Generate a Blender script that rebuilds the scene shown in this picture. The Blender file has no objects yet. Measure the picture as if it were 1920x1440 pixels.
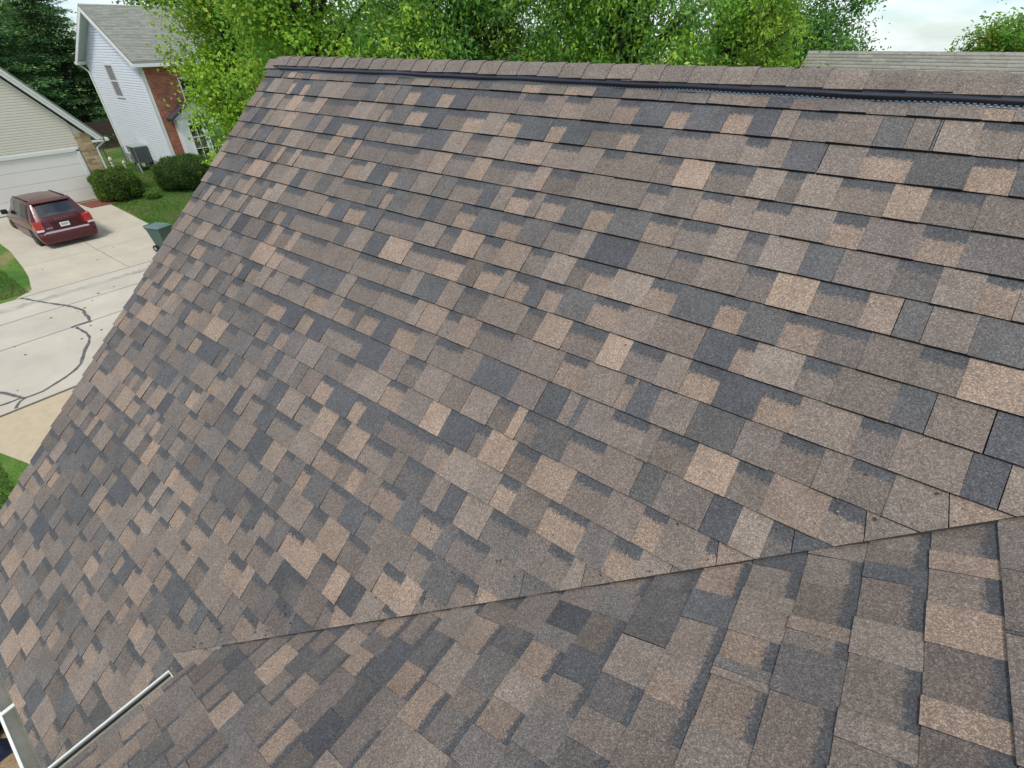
import bpy, bmesh, math, random
import numpy as np
from mathutils import Vector, Matrix
random.seed(7); rng = np.random.default_rng(7)
R = math.radians
scene = bpy.context.scene
COL = scene.collection

# ------------------------------------------------------------------ camera
F_PX, PITCH, YAW, ROLL = 907.19, .6235, -.6450, -.0082      # solved from the shingle courses
CAMZ = 7.0
def cam_axes():
    cy, sy, cp, sp = math.cos(YAW), math.sin(YAW), math.cos(PITCH), math.sin(PITCH)
    fw = np.array([sy*cp, cy*cp, -sp]); rt = np.array([cy, -sy, 0.]); up = np.cross(rt, fw)
    cr, sr = math.cos(ROLL), math.sin(ROLL)
    return fw, cr*rt+sr*up, -sr*rt+cr*up
FW, RT, UP = cam_axes()
camd = bpy.data.cameras.new('Camera'); cam = bpy.data.objects.new('Camera', camd); COL.objects.link(cam)
M = Matrix(((RT[0], UP[0], -FW[0], 0), (RT[1], UP[1], -FW[1], 0), (RT[2], UP[2], -FW[2], CAMZ), (0, 0, 0, 1)))
cam.matrix_world = M
camd.sensor_width = 36; camd.lens = F_PX/1920*36; camd.clip_start = .02; camd.clip_end = 3000
scene.camera = cam
def ray(px, py):
    return FW+(px-960)/F_PX*RT-(py-720)/F_PX*UP
def project(P):
    d = np.asarray(P, float)-[0, 0, CAMZ]; z = d@FW
    return np.stack([960+F_PX*(d@RT)/z, 720-F_PX*(d@UP)/z], -1)

# ------------------------------------------------------------------ world + sun
SUN_EL, SUN_AZ = R(60), R(294)         # direction towards the sun, azimuth from +X counterclockwise
world = bpy.data.worlds.new('World'); scene.world = world; world.use_nodes = True
nt = world.node_tree; nt.nodes.clear()
def N(nt, t, **kw):
    n = nt.nodes.new(t)
    for k, v in kw.items():
        if k.startswith('i_'):
            key = k[2:]; key = int(key) if key.isdigit() else key.replace('_', ' ')
            n.inputs[key].default_value = v
        else: setattr(n, k, v)
    return n
L = lambda nt, a, b: nt.links.new(a, b)
wo = N(nt, 'ShaderNodeOutputWorld'); sky = N(nt, 'ShaderNodeTexSky', sky_type='NISHITA', sun_disc=False)
sky.dust_density = .2; sky.ozone_density = 3.5; sky.air_density = 1.0; sky.sun_elevation = SUN_EL; sky.sun_rotation = math.pi/2-SUN_AZ
bg1 = N(nt, 'ShaderNodeBackground', i_Strength=.10); tint = N(nt, 'ShaderNodeVectorMath', operation='MULTIPLY'); tint.inputs[1].default_value = (.80, 1.0, 1.18); L(nt, sky.outputs[0], tint.inputs[0]); L(nt, tint.outputs[0], bg1.inputs[0])
bg2 = N(nt, 'ShaderNodeBackground', i_Strength=1.08); bg2.inputs[0].default_value = (.93, .965, 1, 1)
tc = N(nt, 'ShaderNodeTexCoord'); mp = N(nt, 'ShaderNodeMapping'); mp.inputs['Scale'].default_value = (1, 1, 3.2)
L(nt, tc.outputs['Generated'], mp.inputs[0])
cn = N(nt, 'ShaderNodeTexNoise', i_Scale=4.2, i_Detail=7.0, i_Roughness=.55); L(nt, mp.outputs[0], cn.inputs['Vector'])
cr = N(nt, 'ShaderNodeValToRGB'); cr.color_ramp.elements[0].position = .40; cr.color_ramp.elements[1].position = .60
cr.color_ramp.elements[0].color = (.22, .22, .22, 1); cr.color_ramp.elements[1].color = (1, 1, 1, 1)
L(nt, cn.outputs['Fac'], cr.inputs[0])
mx = N(nt, 'ShaderNodeMixShader'); L(nt, cr.outputs[0], mx.inputs[0]); L(nt, bg1.outputs[0], mx.inputs[1]); L(nt, bg2.outputs[0], mx.inputs[2])
L(nt, mx.outputs[0], wo.inputs[0])
sd = bpy.data.lights.new('sun', 'SUN'); sd.energy = 2.3; sd.angle = R(11); sd.color = (1, .95, .87)
so = bpy.data.objects.new('sun', sd); COL.objects.link(so); so.location = (0, 0, 60)
sv = Vector((math.cos(SUN_EL)*math.cos(SUN_AZ), math.cos(SUN_EL)*math.sin(SUN_AZ), math.sin(SUN_EL)))
so.rotation_euler = (-sv).to_track_quat('-Z', 'Y').to_euler()
vs = scene.view_settings; vs.view_transform = 'Standard'; vs.look = 'None'; vs.gamma = 1; vs.exposure = .20
try: vs.use_curve_mapping = False
except Exception: pass
scene.render.engine = 'CYCLES'

# ------------------------------------------------------------------ materials
def srgb(r, g, b):
    f = lambda c: (c/255/12.92 if c/255 <= .04045 else ((c/255+.055)/1.055)**2.4)
    return (f(r), f(g), f(b))
MATS = {}
def mat(name, col=(.5, .5, .5), rough=.7, metal=0., noise=0., nscale=8., bump=0., bscale=60., coat=0., spec=.5, emit=0):
    if name in MATS: return MATS[name]
    m = bpy.data.materials.new(name); m.use_nodes = True; t = m.node_tree; b = t.nodes['Principled BSDF']
    b.inputs['Roughness'].default_value = rough; b.inputs['Metallic'].default_value = metal
    b.inputs['Specular IOR Level'].default_value = spec; b.inputs['Coat Weight'].default_value = coat
    b.inputs['Base Color'].default_value = (*col, 1)
    if noise:
        g = N(t, 'ShaderNodeNewGeometry'); n1 = N(t, 'ShaderNodeTexNoise', i_Scale=nscale, i_Detail=6.0, i_Roughness=.62)
        L(t, g.outputs['Position'], n1.inputs['Vector'])
        mr = N(t, 'ShaderNodeMapRange'); mr.inputs[1].default_value = .25; mr.inputs[2].default_value = .75
        mr.inputs[3].default_value = 1-noise; mr.inputs[4].default_value = 1+noise
        L(t, n1.outputs[0], mr.inputs[0])
        mu = N(t, 'ShaderNodeVectorMath', operation='SCALE'); mu.inputs[0].default_value = col
        L(t, mr.outputs[0], mu.inputs['Scale']); L(t, mu.outputs[0], b.inputs['Base Color'])
    if bump:
        g = N(t, 'ShaderNodeNewGeometry'); n2 = N(t, 'ShaderNodeTexNoise', i_Scale=bscale, i_Detail=4.0)
        L(t, g.outputs['Position'], n2.inputs['Vector'])
        bp = N(t, 'ShaderNodeBump', i_Strength=bump, i_Distance=.02); L(t, n2.outputs[0], bp.inputs['Height']); L(t, bp.outputs[0], b.inputs['Normal'])
    MATS[name] = m; return m

def shingle_mat():
    m = bpy.data.materials.new('granules'); m.use_nodes = True; t = m.node_tree; b = t.nodes['Principled BSDF']
    b.inputs['Roughness'].default_value = .92; b.inputs['Specular IOR Level'].default_value = .25
    at = N(t, 'ShaderNodeAttribute', attribute_name='tone'); g = N(t, 'ShaderNodeNewGeometry'); uv = N(t, 'ShaderNodeUVMap', uv_map='UVMap')
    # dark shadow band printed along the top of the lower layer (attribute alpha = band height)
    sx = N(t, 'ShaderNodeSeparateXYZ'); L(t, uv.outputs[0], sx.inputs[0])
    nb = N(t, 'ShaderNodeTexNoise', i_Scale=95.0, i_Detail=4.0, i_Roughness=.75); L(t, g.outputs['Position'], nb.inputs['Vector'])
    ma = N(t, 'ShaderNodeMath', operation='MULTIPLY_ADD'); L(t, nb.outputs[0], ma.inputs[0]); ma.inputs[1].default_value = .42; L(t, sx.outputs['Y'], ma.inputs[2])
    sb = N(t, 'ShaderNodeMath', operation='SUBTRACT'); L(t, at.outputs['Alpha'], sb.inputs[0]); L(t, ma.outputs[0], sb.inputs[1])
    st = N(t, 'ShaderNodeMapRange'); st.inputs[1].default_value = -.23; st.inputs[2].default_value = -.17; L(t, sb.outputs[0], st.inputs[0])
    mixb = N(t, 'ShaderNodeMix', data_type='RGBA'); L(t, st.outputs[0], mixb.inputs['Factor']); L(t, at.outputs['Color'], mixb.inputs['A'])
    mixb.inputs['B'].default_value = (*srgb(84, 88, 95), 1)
    DARKBAND.append(mixb)
    # broad blending drifts
    nl = N(t, 'ShaderNodeTexNoise', i_Scale=9.0, i_Detail=3.0); L(t, g.outputs['Position'], nl.inputs['Vector'])
    ml = N(t, 'ShaderNodeMapRange'); ml.inputs[1].default_value = .3; ml.inputs[2].default_value = .7; ml.inputs[3].default_value = .90; ml.inputs[4].default_value = 1.08; L(t, nl.outputs[0], ml.inputs[0])
    # granules: two sizes of random cells
    v1 = N(t, 'ShaderNodeTexVoronoi', i_Scale=380.0); L(t, g.outputs['Position'], v1.inputs['Vector'])
    s1 = N(t, 'ShaderNodeSeparateColor'); L(t, v1.outputs['Color'], s1.inputs[0])
    v2 = N(t, 'ShaderNodeTexVoronoi', i_Scale=150.0); L(t, g.outputs['Position'], v2.inputs['Vector'])
    s2 = N(t, 'ShaderNodeSeparateColor'); L(t, v2.outputs['Color'], s2.inputs[0])
    p1 = N(t, 'ShaderNodeMath', operation='POWER'); L(t, s1.outputs[0], p1.inputs[0]); p1.inputs[1].default_value = 2.2
    r1 = N(t, 'ShaderNodeMapRange'); r1.inputs[3].default_value = .70; r1.inputs[4].default_value = 1.60; L(t, p1.outputs[0], r1.inputs[0])
    r2 = N(t, 'ShaderNodeMapRange'); r2.inputs[3].default_value = .84; r2.inputs[4].default_value = 1.16; L(t, s2.outputs[1], r2.inputs[0])
    k1 = N(t, 'ShaderNodeMath', operation='MULTIPLY'); L(t, r1.outputs[0], k1.inputs[0]); L(t, r2.outputs[0], k1.inputs[1])
    nw = N(t, 'ShaderNodeTexNoise', i_Scale=1.1, i_Detail=5.0, i_Roughness=.6); L(t, g.outputs['Position'], nw.inputs['Vector'])
    mw = N(t, 'ShaderNodeMapRange'); mw.inputs[1].default_value = .3; mw.inputs[2].default_value = .7; mw.inputs[3].default_value = .88; mw.inputs[4].default_value = 1.1; L(t, nw.outputs[0], mw.inputs[0])
    kw = N(t, 'ShaderNodeMath', operation='MULTIPLY'); L(t, ml.outputs[0], kw.inputs[0]); L(t, mw.outputs[0], kw.inputs[1])
    k2 = N(t, 'ShaderNodeMath', operation='MULTIPLY'); L(t, k1.outputs[0], k2.inputs[0]); L(t, kw.outputs[0], k2.inputs[1])
    sc = N(t, 'ShaderNodeVectorMath', operation='SCALE'); L(t, mixb.outputs['Result'], sc.inputs[0]); L(t, k2.outputs[0], sc.inputs['Scale'])
    L(t, sc.outputs[0], b.inputs['Base Color'])
    bp = N(t, 'ShaderNodeBump', i_Strength=.40, i_Distance=.004); L(t, s1.outputs[1], bp.inputs['Height']); L(t, bp.outputs[0], b.inputs['Normal'])
    return m
DARKBAND = []
GRAN = shingle_mat()
ASPH = mat('asphalt_edge', (.012, .011, .011), .95)
def tone_mat(name, rough=.6, transl=.0, spec=.3, nvar=0., nscale=30.):
    m = bpy.data.materials.new(name); m.use_nodes = True; t = m.node_tree; b = t.nodes['Principled BSDF']
    b.inputs['Roughness'].default_value = rough; b.inputs['Specular IOR Level'].default_value = spec
    at = N(t, 'ShaderNodeAttribute', attribute_name='tone'); src = at.outputs['Color']
    if nvar:
        g = N(t, 'ShaderNodeNewGeometry'); n1 = N(t, 'ShaderNodeTexNoise', i_Scale=nscale, i_Detail=5.0); L(t, g.outputs['Position'], n1.inputs['Vector'])
        mr = N(t, 'ShaderNodeMapRange'); mr.inputs[1].default_value = .25; mr.inputs[2].default_value = .75; mr.inputs[3].default_value = 1-nvar; mr.inputs[4].default_value = 1+nvar
        L(t, n1.outputs[0], mr.inputs[0]); sc = N(t, 'ShaderNodeVectorMath', operation='SCALE'); L(t, src, sc.inputs[0]); L(t, mr.outputs[0], sc.inputs['Scale']); src = sc.outputs[0]
    L(t, src, b.inputs['Base Color'])
    if transl:
        tr = N(t, 'ShaderNodeBsdfTranslucent'); L(t, src, tr.inputs[0]); ms = N(t, 'ShaderNodeMixShader'); ms.inputs[0].default_value = transl
        L(t, b.outputs[0], ms.inputs[1]); L(t, tr.outputs[0], ms.inputs[2]); L(t, ms.outputs[0], t.nodes['Material Output'].inputs[0])
    return m
LEAF = tone_mat('leaf', .5, .5, .3); NEEDLE = tone_mat('needle', .6, .2, .2); BLADE = tone_mat('grass_blade', .6, .35, .2)
BARK = mat('bark', (.045, .036, .028), .9, noise=.4, nscale=14, bump=.6, bscale=25)
WHITE = mat('white_trim', (.72, .75, .72), .5); OFFWHITE = mat('gutter_cream', (.62, .61, .54), .5, noise=.12, nscale=6)
CONC = mat('concrete', (.44, .40, .32), .9, noise=.14, nscale=.9, bump=.2, bscale=90)
GLASS = mat('dark_glass', (.012, .014, .018), .04, spec=1.0)
BLACK = mat('black_plastic', (.013, .012, .016), .55); 

# ------------------------------------------------------------------ mesh helpers
class MB:
    def __init__(s): s.v = []; s.f = []; s.m = []
    def add(s, vs, fs, mi=0):
        o = len(s.v); s.v += [tuple(map(float, p)) for p in vs]; s.f += [tuple(i+o for i in f) for f in fs]; s.m += [mi]*len(fs); return s
    def box(s, x0, x1, y0, y1, z0, z1, mi=0):
        vs = [(x, y, z) for z in (z0, z1) for y in (y0, y1) for x in (x0, x1)]
        return s.add(vs, [(0, 2, 3, 1), (4, 5, 7, 6), (0, 1, 5, 4), (2, 6, 7, 3), (0, 4, 6, 2), (1, 3, 7, 5)], mi)
    def tube(s, pts, rad, n=8, mi=0, caps=True):
        pts = [Vector(p) for p in pts]; rad = rad if hasattr(rad, '__len__') else [rad]*len(pts); rings = []
        up = None; vs = []; fs = []
        for i, p in enumerate(pts):
            d = (pts[min(i+1, len(pts)-1)]-pts[max(i-1, 0)]).normalized()
            if up is None: up = Vector((0, 0, 1)) if abs(d.z) < .9 else Vector((1, 0, 0))
            a = d.cross(up).normalized(); b = a.cross(d).normalized(); up = b
            for k in range(n):
                q = 2*math.pi*k/n; vs.append(p+(a*math.cos(q)+b*math.sin(q))*rad[i])
        for i in range(len(pts)-1):
            for k in range(n): fs.append((i*n+k, i*n+(k+1) % n, (i+1)*n+(k+1) % n, (i+1)*n+k))
        if caps: fs.append(tuple(range(n))[::-1]); fs.append(tuple((len(pts)-1)*n+k for k in range(n)))
        return s.add(vs, fs, mi)
    def extrude(s, poly, a, b, mi=0):
        # poly: list of 3D points, swept by vector from a to b
        a = Vector(a); b = Vector(b); n = len(poly); vs = [Vector(p)+a for p in poly]+[Vector(p)+b for p in poly]
        fs = [tuple(range(n)), tuple(range(2*n-1, n-1, -1))]+[(k, (k+1) % n, n+(k+1) % n, n+k) for k in range(n)]
        return s.add(vs, fs, mi)
    def build(s, name, mats, parent=None, smooth=False, bevel=0):
        me = bpy.data.meshes.new(name); me.from_pydata(s.v, [], s.f); mats = mats if isinstance(mats, (list, tuple)) else [mats]
        for m in mats: me.materials.append(m)
        if len(mats) > 1: me.polygons.foreach_set('material_index', s.m)
        if smooth: me.polygons.foreach_set('use_smooth', [True]*len(me.polygons))
        bm = bmesh.new(); bm.from_mesh(me); bmesh.ops.recalc_face_normals(bm, faces=bm.faces); bm.to_mesh(me); bm.free()
        me.update()
        o = bpy.data.objects.new(name, me); COL.objects.link(o); o.parent = parent
        if bevel:
            md = o.modifiers.new('bevel', 'BEVEL'); md.width = bevel; md.segments = 2; md.limit_method = 'ANGLE'
        return o
def tag(o, label=None, cat=None, group=None, kind=None):
    if label: o['label'] = label
    if cat: o['category'] = cat
    if group: o['group'] = group
    if kind: o['kind'] = kind
    return o
def thing(name, label, cat, loc=(0, 0, 0), rot=(0, 0, 0), group=None):
    o = bpy.data.objects.new(name, None); COL.objects.link(o); o.location = loc; o.rotation_euler = rot
    o.empty_display_size = .2
    return tag(o, label, cat, group)
def empty(name, parent):
    o = bpy.data.objects.new(name, None); COL.objects.link(o); o.parent = parent; o.empty_display_size = .1; return o
def fast(name, V, Q, material, parent=None, tone=None, smooth=False):
    V = np.asarray(V, np.float32); Q = np.asarray(Q, np.int32); k = Q.shape[1]
    me = bpy.data.meshes.new(name); me.vertices.add(len(V)); me.vertices.foreach_set('co', V.ravel())
    me.loops.add(Q.size); me.loops.foreach_set('vertex_index', Q.ravel())
    me.polygons.add(len(Q)); me.polygons.foreach_set('loop_start', np.arange(0, Q.size, k, dtype=np.int32))
    try: me.polygons.foreach_set('loop_total', np.full(len(Q), k, np.int32))
    except Exception: pass
    if tone is not None:
        a = me.attributes.new('tone', 'FLOAT_COLOR', 'POINT'); c = np.ones((len(V), 4), np.float32); c[:, :3] = tone; a.data.foreach_set('color', c.ravel())
    me.materials.append(material); me.update(calc_edges=True); me.validate()
    o = bpy.data.objects.new(name, me); COL.objects.link(o); o.parent = parent; return o
def unit(a): return a/np.maximum(np.linalg.norm(a, axis=-1, keepdims=True), 1e-9)
def leaves(name, C, axis, nrm, Ls, Ws, tone, material, parent):
    a = unit(axis); b = unit(np.cross(nrm, a)); n = np.cross(a, b); Ls = np.asarray(Ls)[:, None]; Ws = np.asarray(Ws)[:, None]
    V = np.stack([C-a*Ls*.5, C+b*Ws*.5+n*Ws*.18+a*Ls*.06, C+a*Ls*.5-n*Ls*.12, C-b*Ws*.5+n*Ws*.18+a*Ls*.06], 1).reshape(-1, 3)
    Q = np.arange(len(V)).reshape(-1, 4)
    return fast(name, V, Q, material, parent, np.repeat(tone, 4, 0))

# ------------------------------------------------------------------ ground, street, drives
def gz(x): return 0. if x > -25.3 else .05*min(-25.3-x, 9)
def grass_mat():
    m = bpy.data.materials.new('lawn'); m.use_nodes = True; t = m.node_tree; b = t.nodes['Principled BSDF']; b.inputs['Roughness'].default_value = .9; b.inputs['Specular IOR Level'].default_value = .1
    g = N(t, 'ShaderNodeNewGeometry'); n1 = N(t, 'ShaderNodeTexNoise', i_Scale=.55, i_Detail=6.0, i_Roughness=.65); L(t, g.outputs['Position'], n1.inputs['Vector'])
    r = N(t, 'ShaderNodeValToRGB'); r.color_ramp.elements[0].position = .38; r.color_ramp.elements[0].color = (.06, .145, .028, 1)
    r.color_ramp.elements[1].position = .64; r.color_ramp.elements[1].color = (.24, .22, .10, 1)
    e = r.color_ramp.elements.new(.53); e.color = (.11, .20, .04, 1); L(t, n1.outputs[0], r.inputs[0])
    n2 = N(t, 'ShaderNodeTexNoise', i_Scale=22.0, i_Detail=5.0, i_Roughness=.7); L(t, g.outputs['Position'], n2.inputs['Vector'])
    mr = N(t, 'ShaderNodeMapRange'); mr.inputs[1].default_value = .3; mr.inputs[2].default_value = .7; mr.inputs[3].default_value = .55; mr.inputs[4].default_value = 1.4; L(t, n2.outputs[0], mr.inputs[0])
    s = N(t, 'ShaderNodeVectorMath', operation='SCALE'); L(t, r.outputs[0], s.inputs[0]); L(t, mr.outputs[0], s.inputs['Scale']); L(t, s.outputs[0], b.inputs['Base Color'])
    bp = N(t, 'ShaderNodeBump', i_Strength=.8, i_Distance=.05); L(t, n2.outputs[0], bp.inputs['Height']); L(t, bp.outputs[0], b.inputs['Normal'])
    return m
LAWN = grass_mat()
def sheet(mb, xs, ys, dz, mi=0):
    vs = [(x, y, gz(x)+dz) for x in xs for y in ys]; ny = len(ys)
    mb.add(vs, [(i*ny+j, (i+1)*ny+j, (i+1)*ny+j+1, i*ny+j+1) for i in range(len(xs)-1) for j in range(ny-1)], mi); return mb
gm = MB(); gxs = [-900, -34.3, -25.3, 60, 900]; gys = [-900, 48, 900]
gm.add([(x, y, gz(x)-(0 if y < 800 else 52)) for x in gxs for y in gys], [(i*3+j, (i+1)*3+j, (i+1)*3+j+1, i*3+j+1) for i in range(4) for j in range(2)])
g = gm.build('ground', LAWN); tag(g, kind='structure')
def poly_slab(name, poly, material, parent, th=.02, lift=.004):
    # thin slab following the terrain, chamfer-free, top at lift above ground
    n = len(poly); top = [(x, y, gz(x)+lift) for x, y in poly]; bot = [(x, y, gz(x)-th) for x, y in poly]
    mb = MB(); mb.add(top+bot, [tuple(range(n))]+[(k, (k+1) % n, n+(k+1) % n, n+k) for k in range(n)])
    return mb.build(name, material, parent)
JOINT = mat('joint_dirt', (.10, .085, .07), .95, noise=.3, nscale=5)
CONC_ST = mat('street_concrete', (.45, .415, .345), .9, noise=.15, nscale=.7, bump=.2, bscale=80)
TAN = mat('exposed_aggregate', (.44, .365, .25), .9, noise=.10, nscale=5, bump=.3, bscale=120)
TAR = mat('tar', (.10, .095, .10), .85, noise=.6, nscale=7)
street = sheet(MB(), [-22.02, -14.5], [-70, 70], .004).build('street', JOINT); tag(street, kind='structure')
gap = .022
for (x0, x1) in ((-22.0, -20.1), (-20.1, -18.2), (-18.2, -14.55)):
    for y0 in np.arange(-66, 66, 11.0):
        q = poly_slab('slab', [(x0+gap, y0+gap/2-5), (x1-gap, y0+gap/2-5), (x1-gap, y0+11-gap/2-5), (x0+gap, y0+11-gap/2-5)], CONC_ST, street, lift=.016)
stain = mat('gutter_stain', (.36, .345, .30), .95, noise=.25, nscale=2)
def ribbon(name, pts, w, material, parent, lift, jag=.16, seed=0):
    r = random.Random(seed); P = [Vector((p[0], p[1], 0)) for p in pts]; Q = []
    for i in range(len(P)-1):
        k = max(2, int((P[i+1]-P[i]).length/.12))
        p0 = P[max(i-1, 0)]; p3 = P[min(i+2, len(P)-1)]
        for j in range(k):
            f = j/k; Q.append(.5*((2*P[i])+(P[i+1]-p0)*f+(2*p0-5*P[i]+4*P[i+1]-p3)*f*f+(3*P[i]-p0-3*P[i+1]+p3)*f*f*f))
    Q.append(P[-1]); mb = MB(); vs = []
    for i, p in enumerate(Q):
        d = (Q[min(i+1, len(Q)-1)]-Q[max(i-1, 0)]).normalized(); nn = Vector((-d.y, d.x, 0))
        c = p+nn*r.uniform(-jag, jag)*w*.5
        a = c+nn*w*r.uniform(.3, .75); b = c-nn*w*r.uniform(.3, .75)
        vs += [(a.x, a.y, gz(a.x)+lift), (b.x, b.y, gz(b.x)+lift)]
    mb.add(vs, [(2*i, 2*i+1, 2*i+3, 2*i+2) for i in range(len(Q)-1)]); return mb.build(name, material, parent)
crack = [(-21.97, 2.03), (-21.5, 2.2), (-20.92, 2.4), (-19.95, 2.77), (-19.2, 2.93), (-18.87, 2.87), (-18.5, 2.85), (-18.12, 2.77)]
ribbon('tar_crack', crack, .075, TAR, street, .022, seed=1)
ribbon('tar_crack', [(-18.2, 2.75), (-18.2, 2.3)], .09, TAR, street, .024, seed=5)
ribbon('tar_crack', [(-18.1, 2.4), (-17.12, 2.42), (-16.3, 2.05), (-15.6, 1.72), (-15.25, 1.35), (-14.93, .73), (-14.95, .40), (-14.75, .2), (-14.6, .16)], .065, TAR, street, .022, seed=2)
ribbon('tar_crack', [(-14.95, .38), (-15.7, .1), (-16.6, -.4)], .065, TAR, street, .026, seed=3)
ribbon('tar_crack', [(-15.0, .36), (-15.05, -.1), (-15.3, -.7)], .05, TAR, street, .028, seed=4)
ribbon('stain_strip', [(-21.25, -12), (-21.2, 0), (-21.25, 5), (-21.2, 14)], .28, stain, street, .019, seed=6)
# far driveway with joints
drive = sheet(MB(), [-32.3, -25.3, -22.02], [3.12, 7.9], .003).build('driveway', JOINT); tag(drive, kind='structure')
left = [(-32.3, 3.05), (-28.5, 3.03), (-27.4, 3.08), (-25.3, 2.9)]
poly_slab('slab', [(-32.3, 3.05), (-32.3, 5.29), (-25.31, 5.29), (-25.31, 2.9), (-27.4, 3.08)], CONC, drive, lift=.014)
poly_slab('slab', [(-32.3, 5.31), (-32.3, 7.95), (-25.31, 7.93), (-25.31, 5.31)], CONC, drive, lift=.014)
poly_slab('slab', [(-25.29, 2.9), (-25.29, 5.29), (-22.03, 5.29), (-22.03, 1.9), (-22.5, 2.45), (-24, 2.75)], CONC, drive, lift=.014)
poly_slab('slab', [(-25.29, 5.31), (-25.29, 7.93), (-24, 7.95), (-22.03, 8.9), (-22.03, 5.31)], CONC, drive, lift=.014)
own = poly_slab('own_driveway', [(-14.48, -.95), (-12.2, -.27), (-9, .5), (-5, .5), (-5, 7), (-14.48, 7)], TAN, None, lift=.012); own.name = 'driveway'; tag(own, kind='structure')
walk = poly_slab('verge_strip', [(-14.48, -30), (-13.2, -30), (-13.0, -.5), (-14.48, -.95)], TAN, None, lift=.010); walk.name = 'pavement'; tag(walk, kind='structure')
mul = poly_slab('mulch_bed', [(-9, -8), (-3.0, -8), (-3.0, .4), (-9, .4)], mat('mulch', (.26, .18, .10), .95, noise=.4, nscale=14, bump=.8, bscale=40), None, lift=.008); mul.name = 'planting_bed'; tag(mul, kind='structure')
BRK = mat('red_paver', (.22, .075, .055), .85, noise=.3, nscale=20)
pad = poly_slab('brick_pad', [(-32.2, 6.95), (-32.2, 8.2), (-31.0, 8.35), (-31.0, 7.1)], mat('pad_sand', (.16, .08, .06), .9), None, lift=.02); pad.name = 'brick_path'; tag(pad, kind='structure')
for i in range(5):
    for j in range(6):
        x = -32.19+i*.235; y = 6.98+j*.203+i*.028; b = MB().box(x, x+.22, y, y+.19, gz(x)-.02, gz(x)+.03+random.uniform(0, .006)).build('brick', BRK, pad)

# ------------------------------------------------------------------ own house: shingled roof
S1, YR, ZR, XR = .7164, 2.6243, CAMZ-.1642, -4.3641          # main slope, course origin, rake
S2, XW, ZW = .4836, .5711, CAMZ-1.1296                        # wing slope
EXP = .143
class Plane:
    def __init__(s, O, ex, dn):
        s.O = np.array(O, float); s.ex = np.array(ex, float); s.dn = np.array(dn, float); s.n = np.cross(s.ex, s.dn)
        if s.n[2] < 0: s.n = -s.n
    def pt(s, x, t, h=0.): return s.O+x*s.ex+t*s.dn+h*s.n
    def hit(s, px, py):
        d = ray(px, py); o = np.array([0, 0, CAMZ]); k = ((s.O-o)@s.n)/(d@s.n); P = o+k*d-s.O
        return P@s.ex, P@s.dn
MAIN = Plane((0, YR, ZR), (1, 0, 0), (0, -math.cos(S1), -math.sin(S1)))
WING = Plane((XW, 0, ZW), (0, 1, 0), (-math.cos(S2), 0, -math.sin(S2)))     # x-coordinate of this plane = world y, t = distance down slope
T_EAVE, U_EAVE, T_RIDGE = 4.49, 2.785, -.038
# valley line in main (x,t): points where main plane meets the wing plane
def valley_t(x):
    # wing height at world x, then t on main with that height
    z = ZW+(x-XW)*math.tan(S2); return (ZR-z)/math.sin(S1)
V_SL = (valley_t(1)-valley_t(0)); V_0 = valley_t(0)
X_VB = XW-U_EAVE*math.cos(S2)       # wing eave x
house = thing('house', 'house under the brown, tan and slate blend shingle roof with white gutters', 'house', (0, 0, 0))
def clip(poly, a, b, c):            # keep a*x+b*t<=c
    out = []
    for i in range(len(poly)):
        p, q = poly[i], poly[(i+1) % len(poly)]; fp = a*p[0]+b*p[1]-c; fq = a*q[0]+b*q[1]-c
        if fp <= 0: out.append(p)
        if (fp < 0 < fq) or (fq < 0 < fp):
            k = fp/(fp-fq); out.append((p[0]+k*(q[0]-p[0]), p[1]+k*(q[1]-p[1])))
    return out
PAL = {'B': [(122, 112, 104), (114, 104, 97), (127, 116, 107), (118, 109, 102), (107, 99, 93), (111, 103, 98)], 'T': [(138, 122, 109), (134, 119, 107), (142, 125, 111), (130, 116, 105)],
       'D': [(83, 84, 86), (88, 88, 89), (79, 80, 83), (92, 90, 89)], 'G': [(101, 97, 94), (106, 101, 97), (96, 93, 91)]}
ALB = 1.0
def tone_of(code):
    c = np.array(srgb(*random.choice(PAL[code.upper()])))*ALB
    return c*random.uniform(.92, 1.08)*(1.03 if code.isupper() else .92)
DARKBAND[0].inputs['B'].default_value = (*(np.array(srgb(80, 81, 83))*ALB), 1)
def random_course(x0, x1, r, pitch=1.):
    segs = []; x = x0; raised = r.random() < .5
    while x < x1:
        if raised:
            w = r.choice([.08, .10, .12, .14, .17, .21])*r.uniform(.88, 1.12)
            code = r.choices('BTDG', [52, 16, 20, 12])[0]
            if segs and segs[-1][2].upper() == code == 'D': code = 'B'
        else:
            w = r.choice([.07, .09, .11, .13, .15])*r.uniform(.88, 1.12)
            code = r.choices(['b', 't', 'g', 'd'], [54, 24, 14, 8])[0]
        if segs and segs[-1][2].upper() == code.upper() and r.random() < .6: code = ('G' if code.upper() == 'B' else 'B') if raised else r.choice('tgb')
        segs.append((x, min(x+w, x1), code)); x += w
        raised = (not raised) if r.random() < .93 else raised
    return segs
r0 = random.Random(11)
class Pieces:
    def __init__(s): s.list = []
def piece_geom(plane, poly, t0, t1, hb, tone, band):
    # poly in (x,t), convex; returns verts, faces, mat idx, uvs per face-vertex
    n = len(poly); xm = sum(p[0] for p in poly)/n; cu = r0.uniform(-.012, .012) if r0.random() < .8 else r0.uniform(-.03, .03)
    fh = lambda x, t: .0012+(hb+min(max(cu*(x-xm), -.0016), .0030)-.0012)*max(0, (t-t0))/(t1-t0)
    top = [plane.pt(x, t, fh(x, t)) for x, t in poly]; bot = [plane.pt(x, t, -.004) for x, t in poly]
    uv = [(x, (t-t0)/(t1-t0)) for x, t in poly]
    F = [tuple(range(n))]+[(k, (k+1) % n, n+(k+1) % n, n+k) for k in range(n)]
    return top+bot, F, [0]+[1]*n, uv+uv
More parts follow.
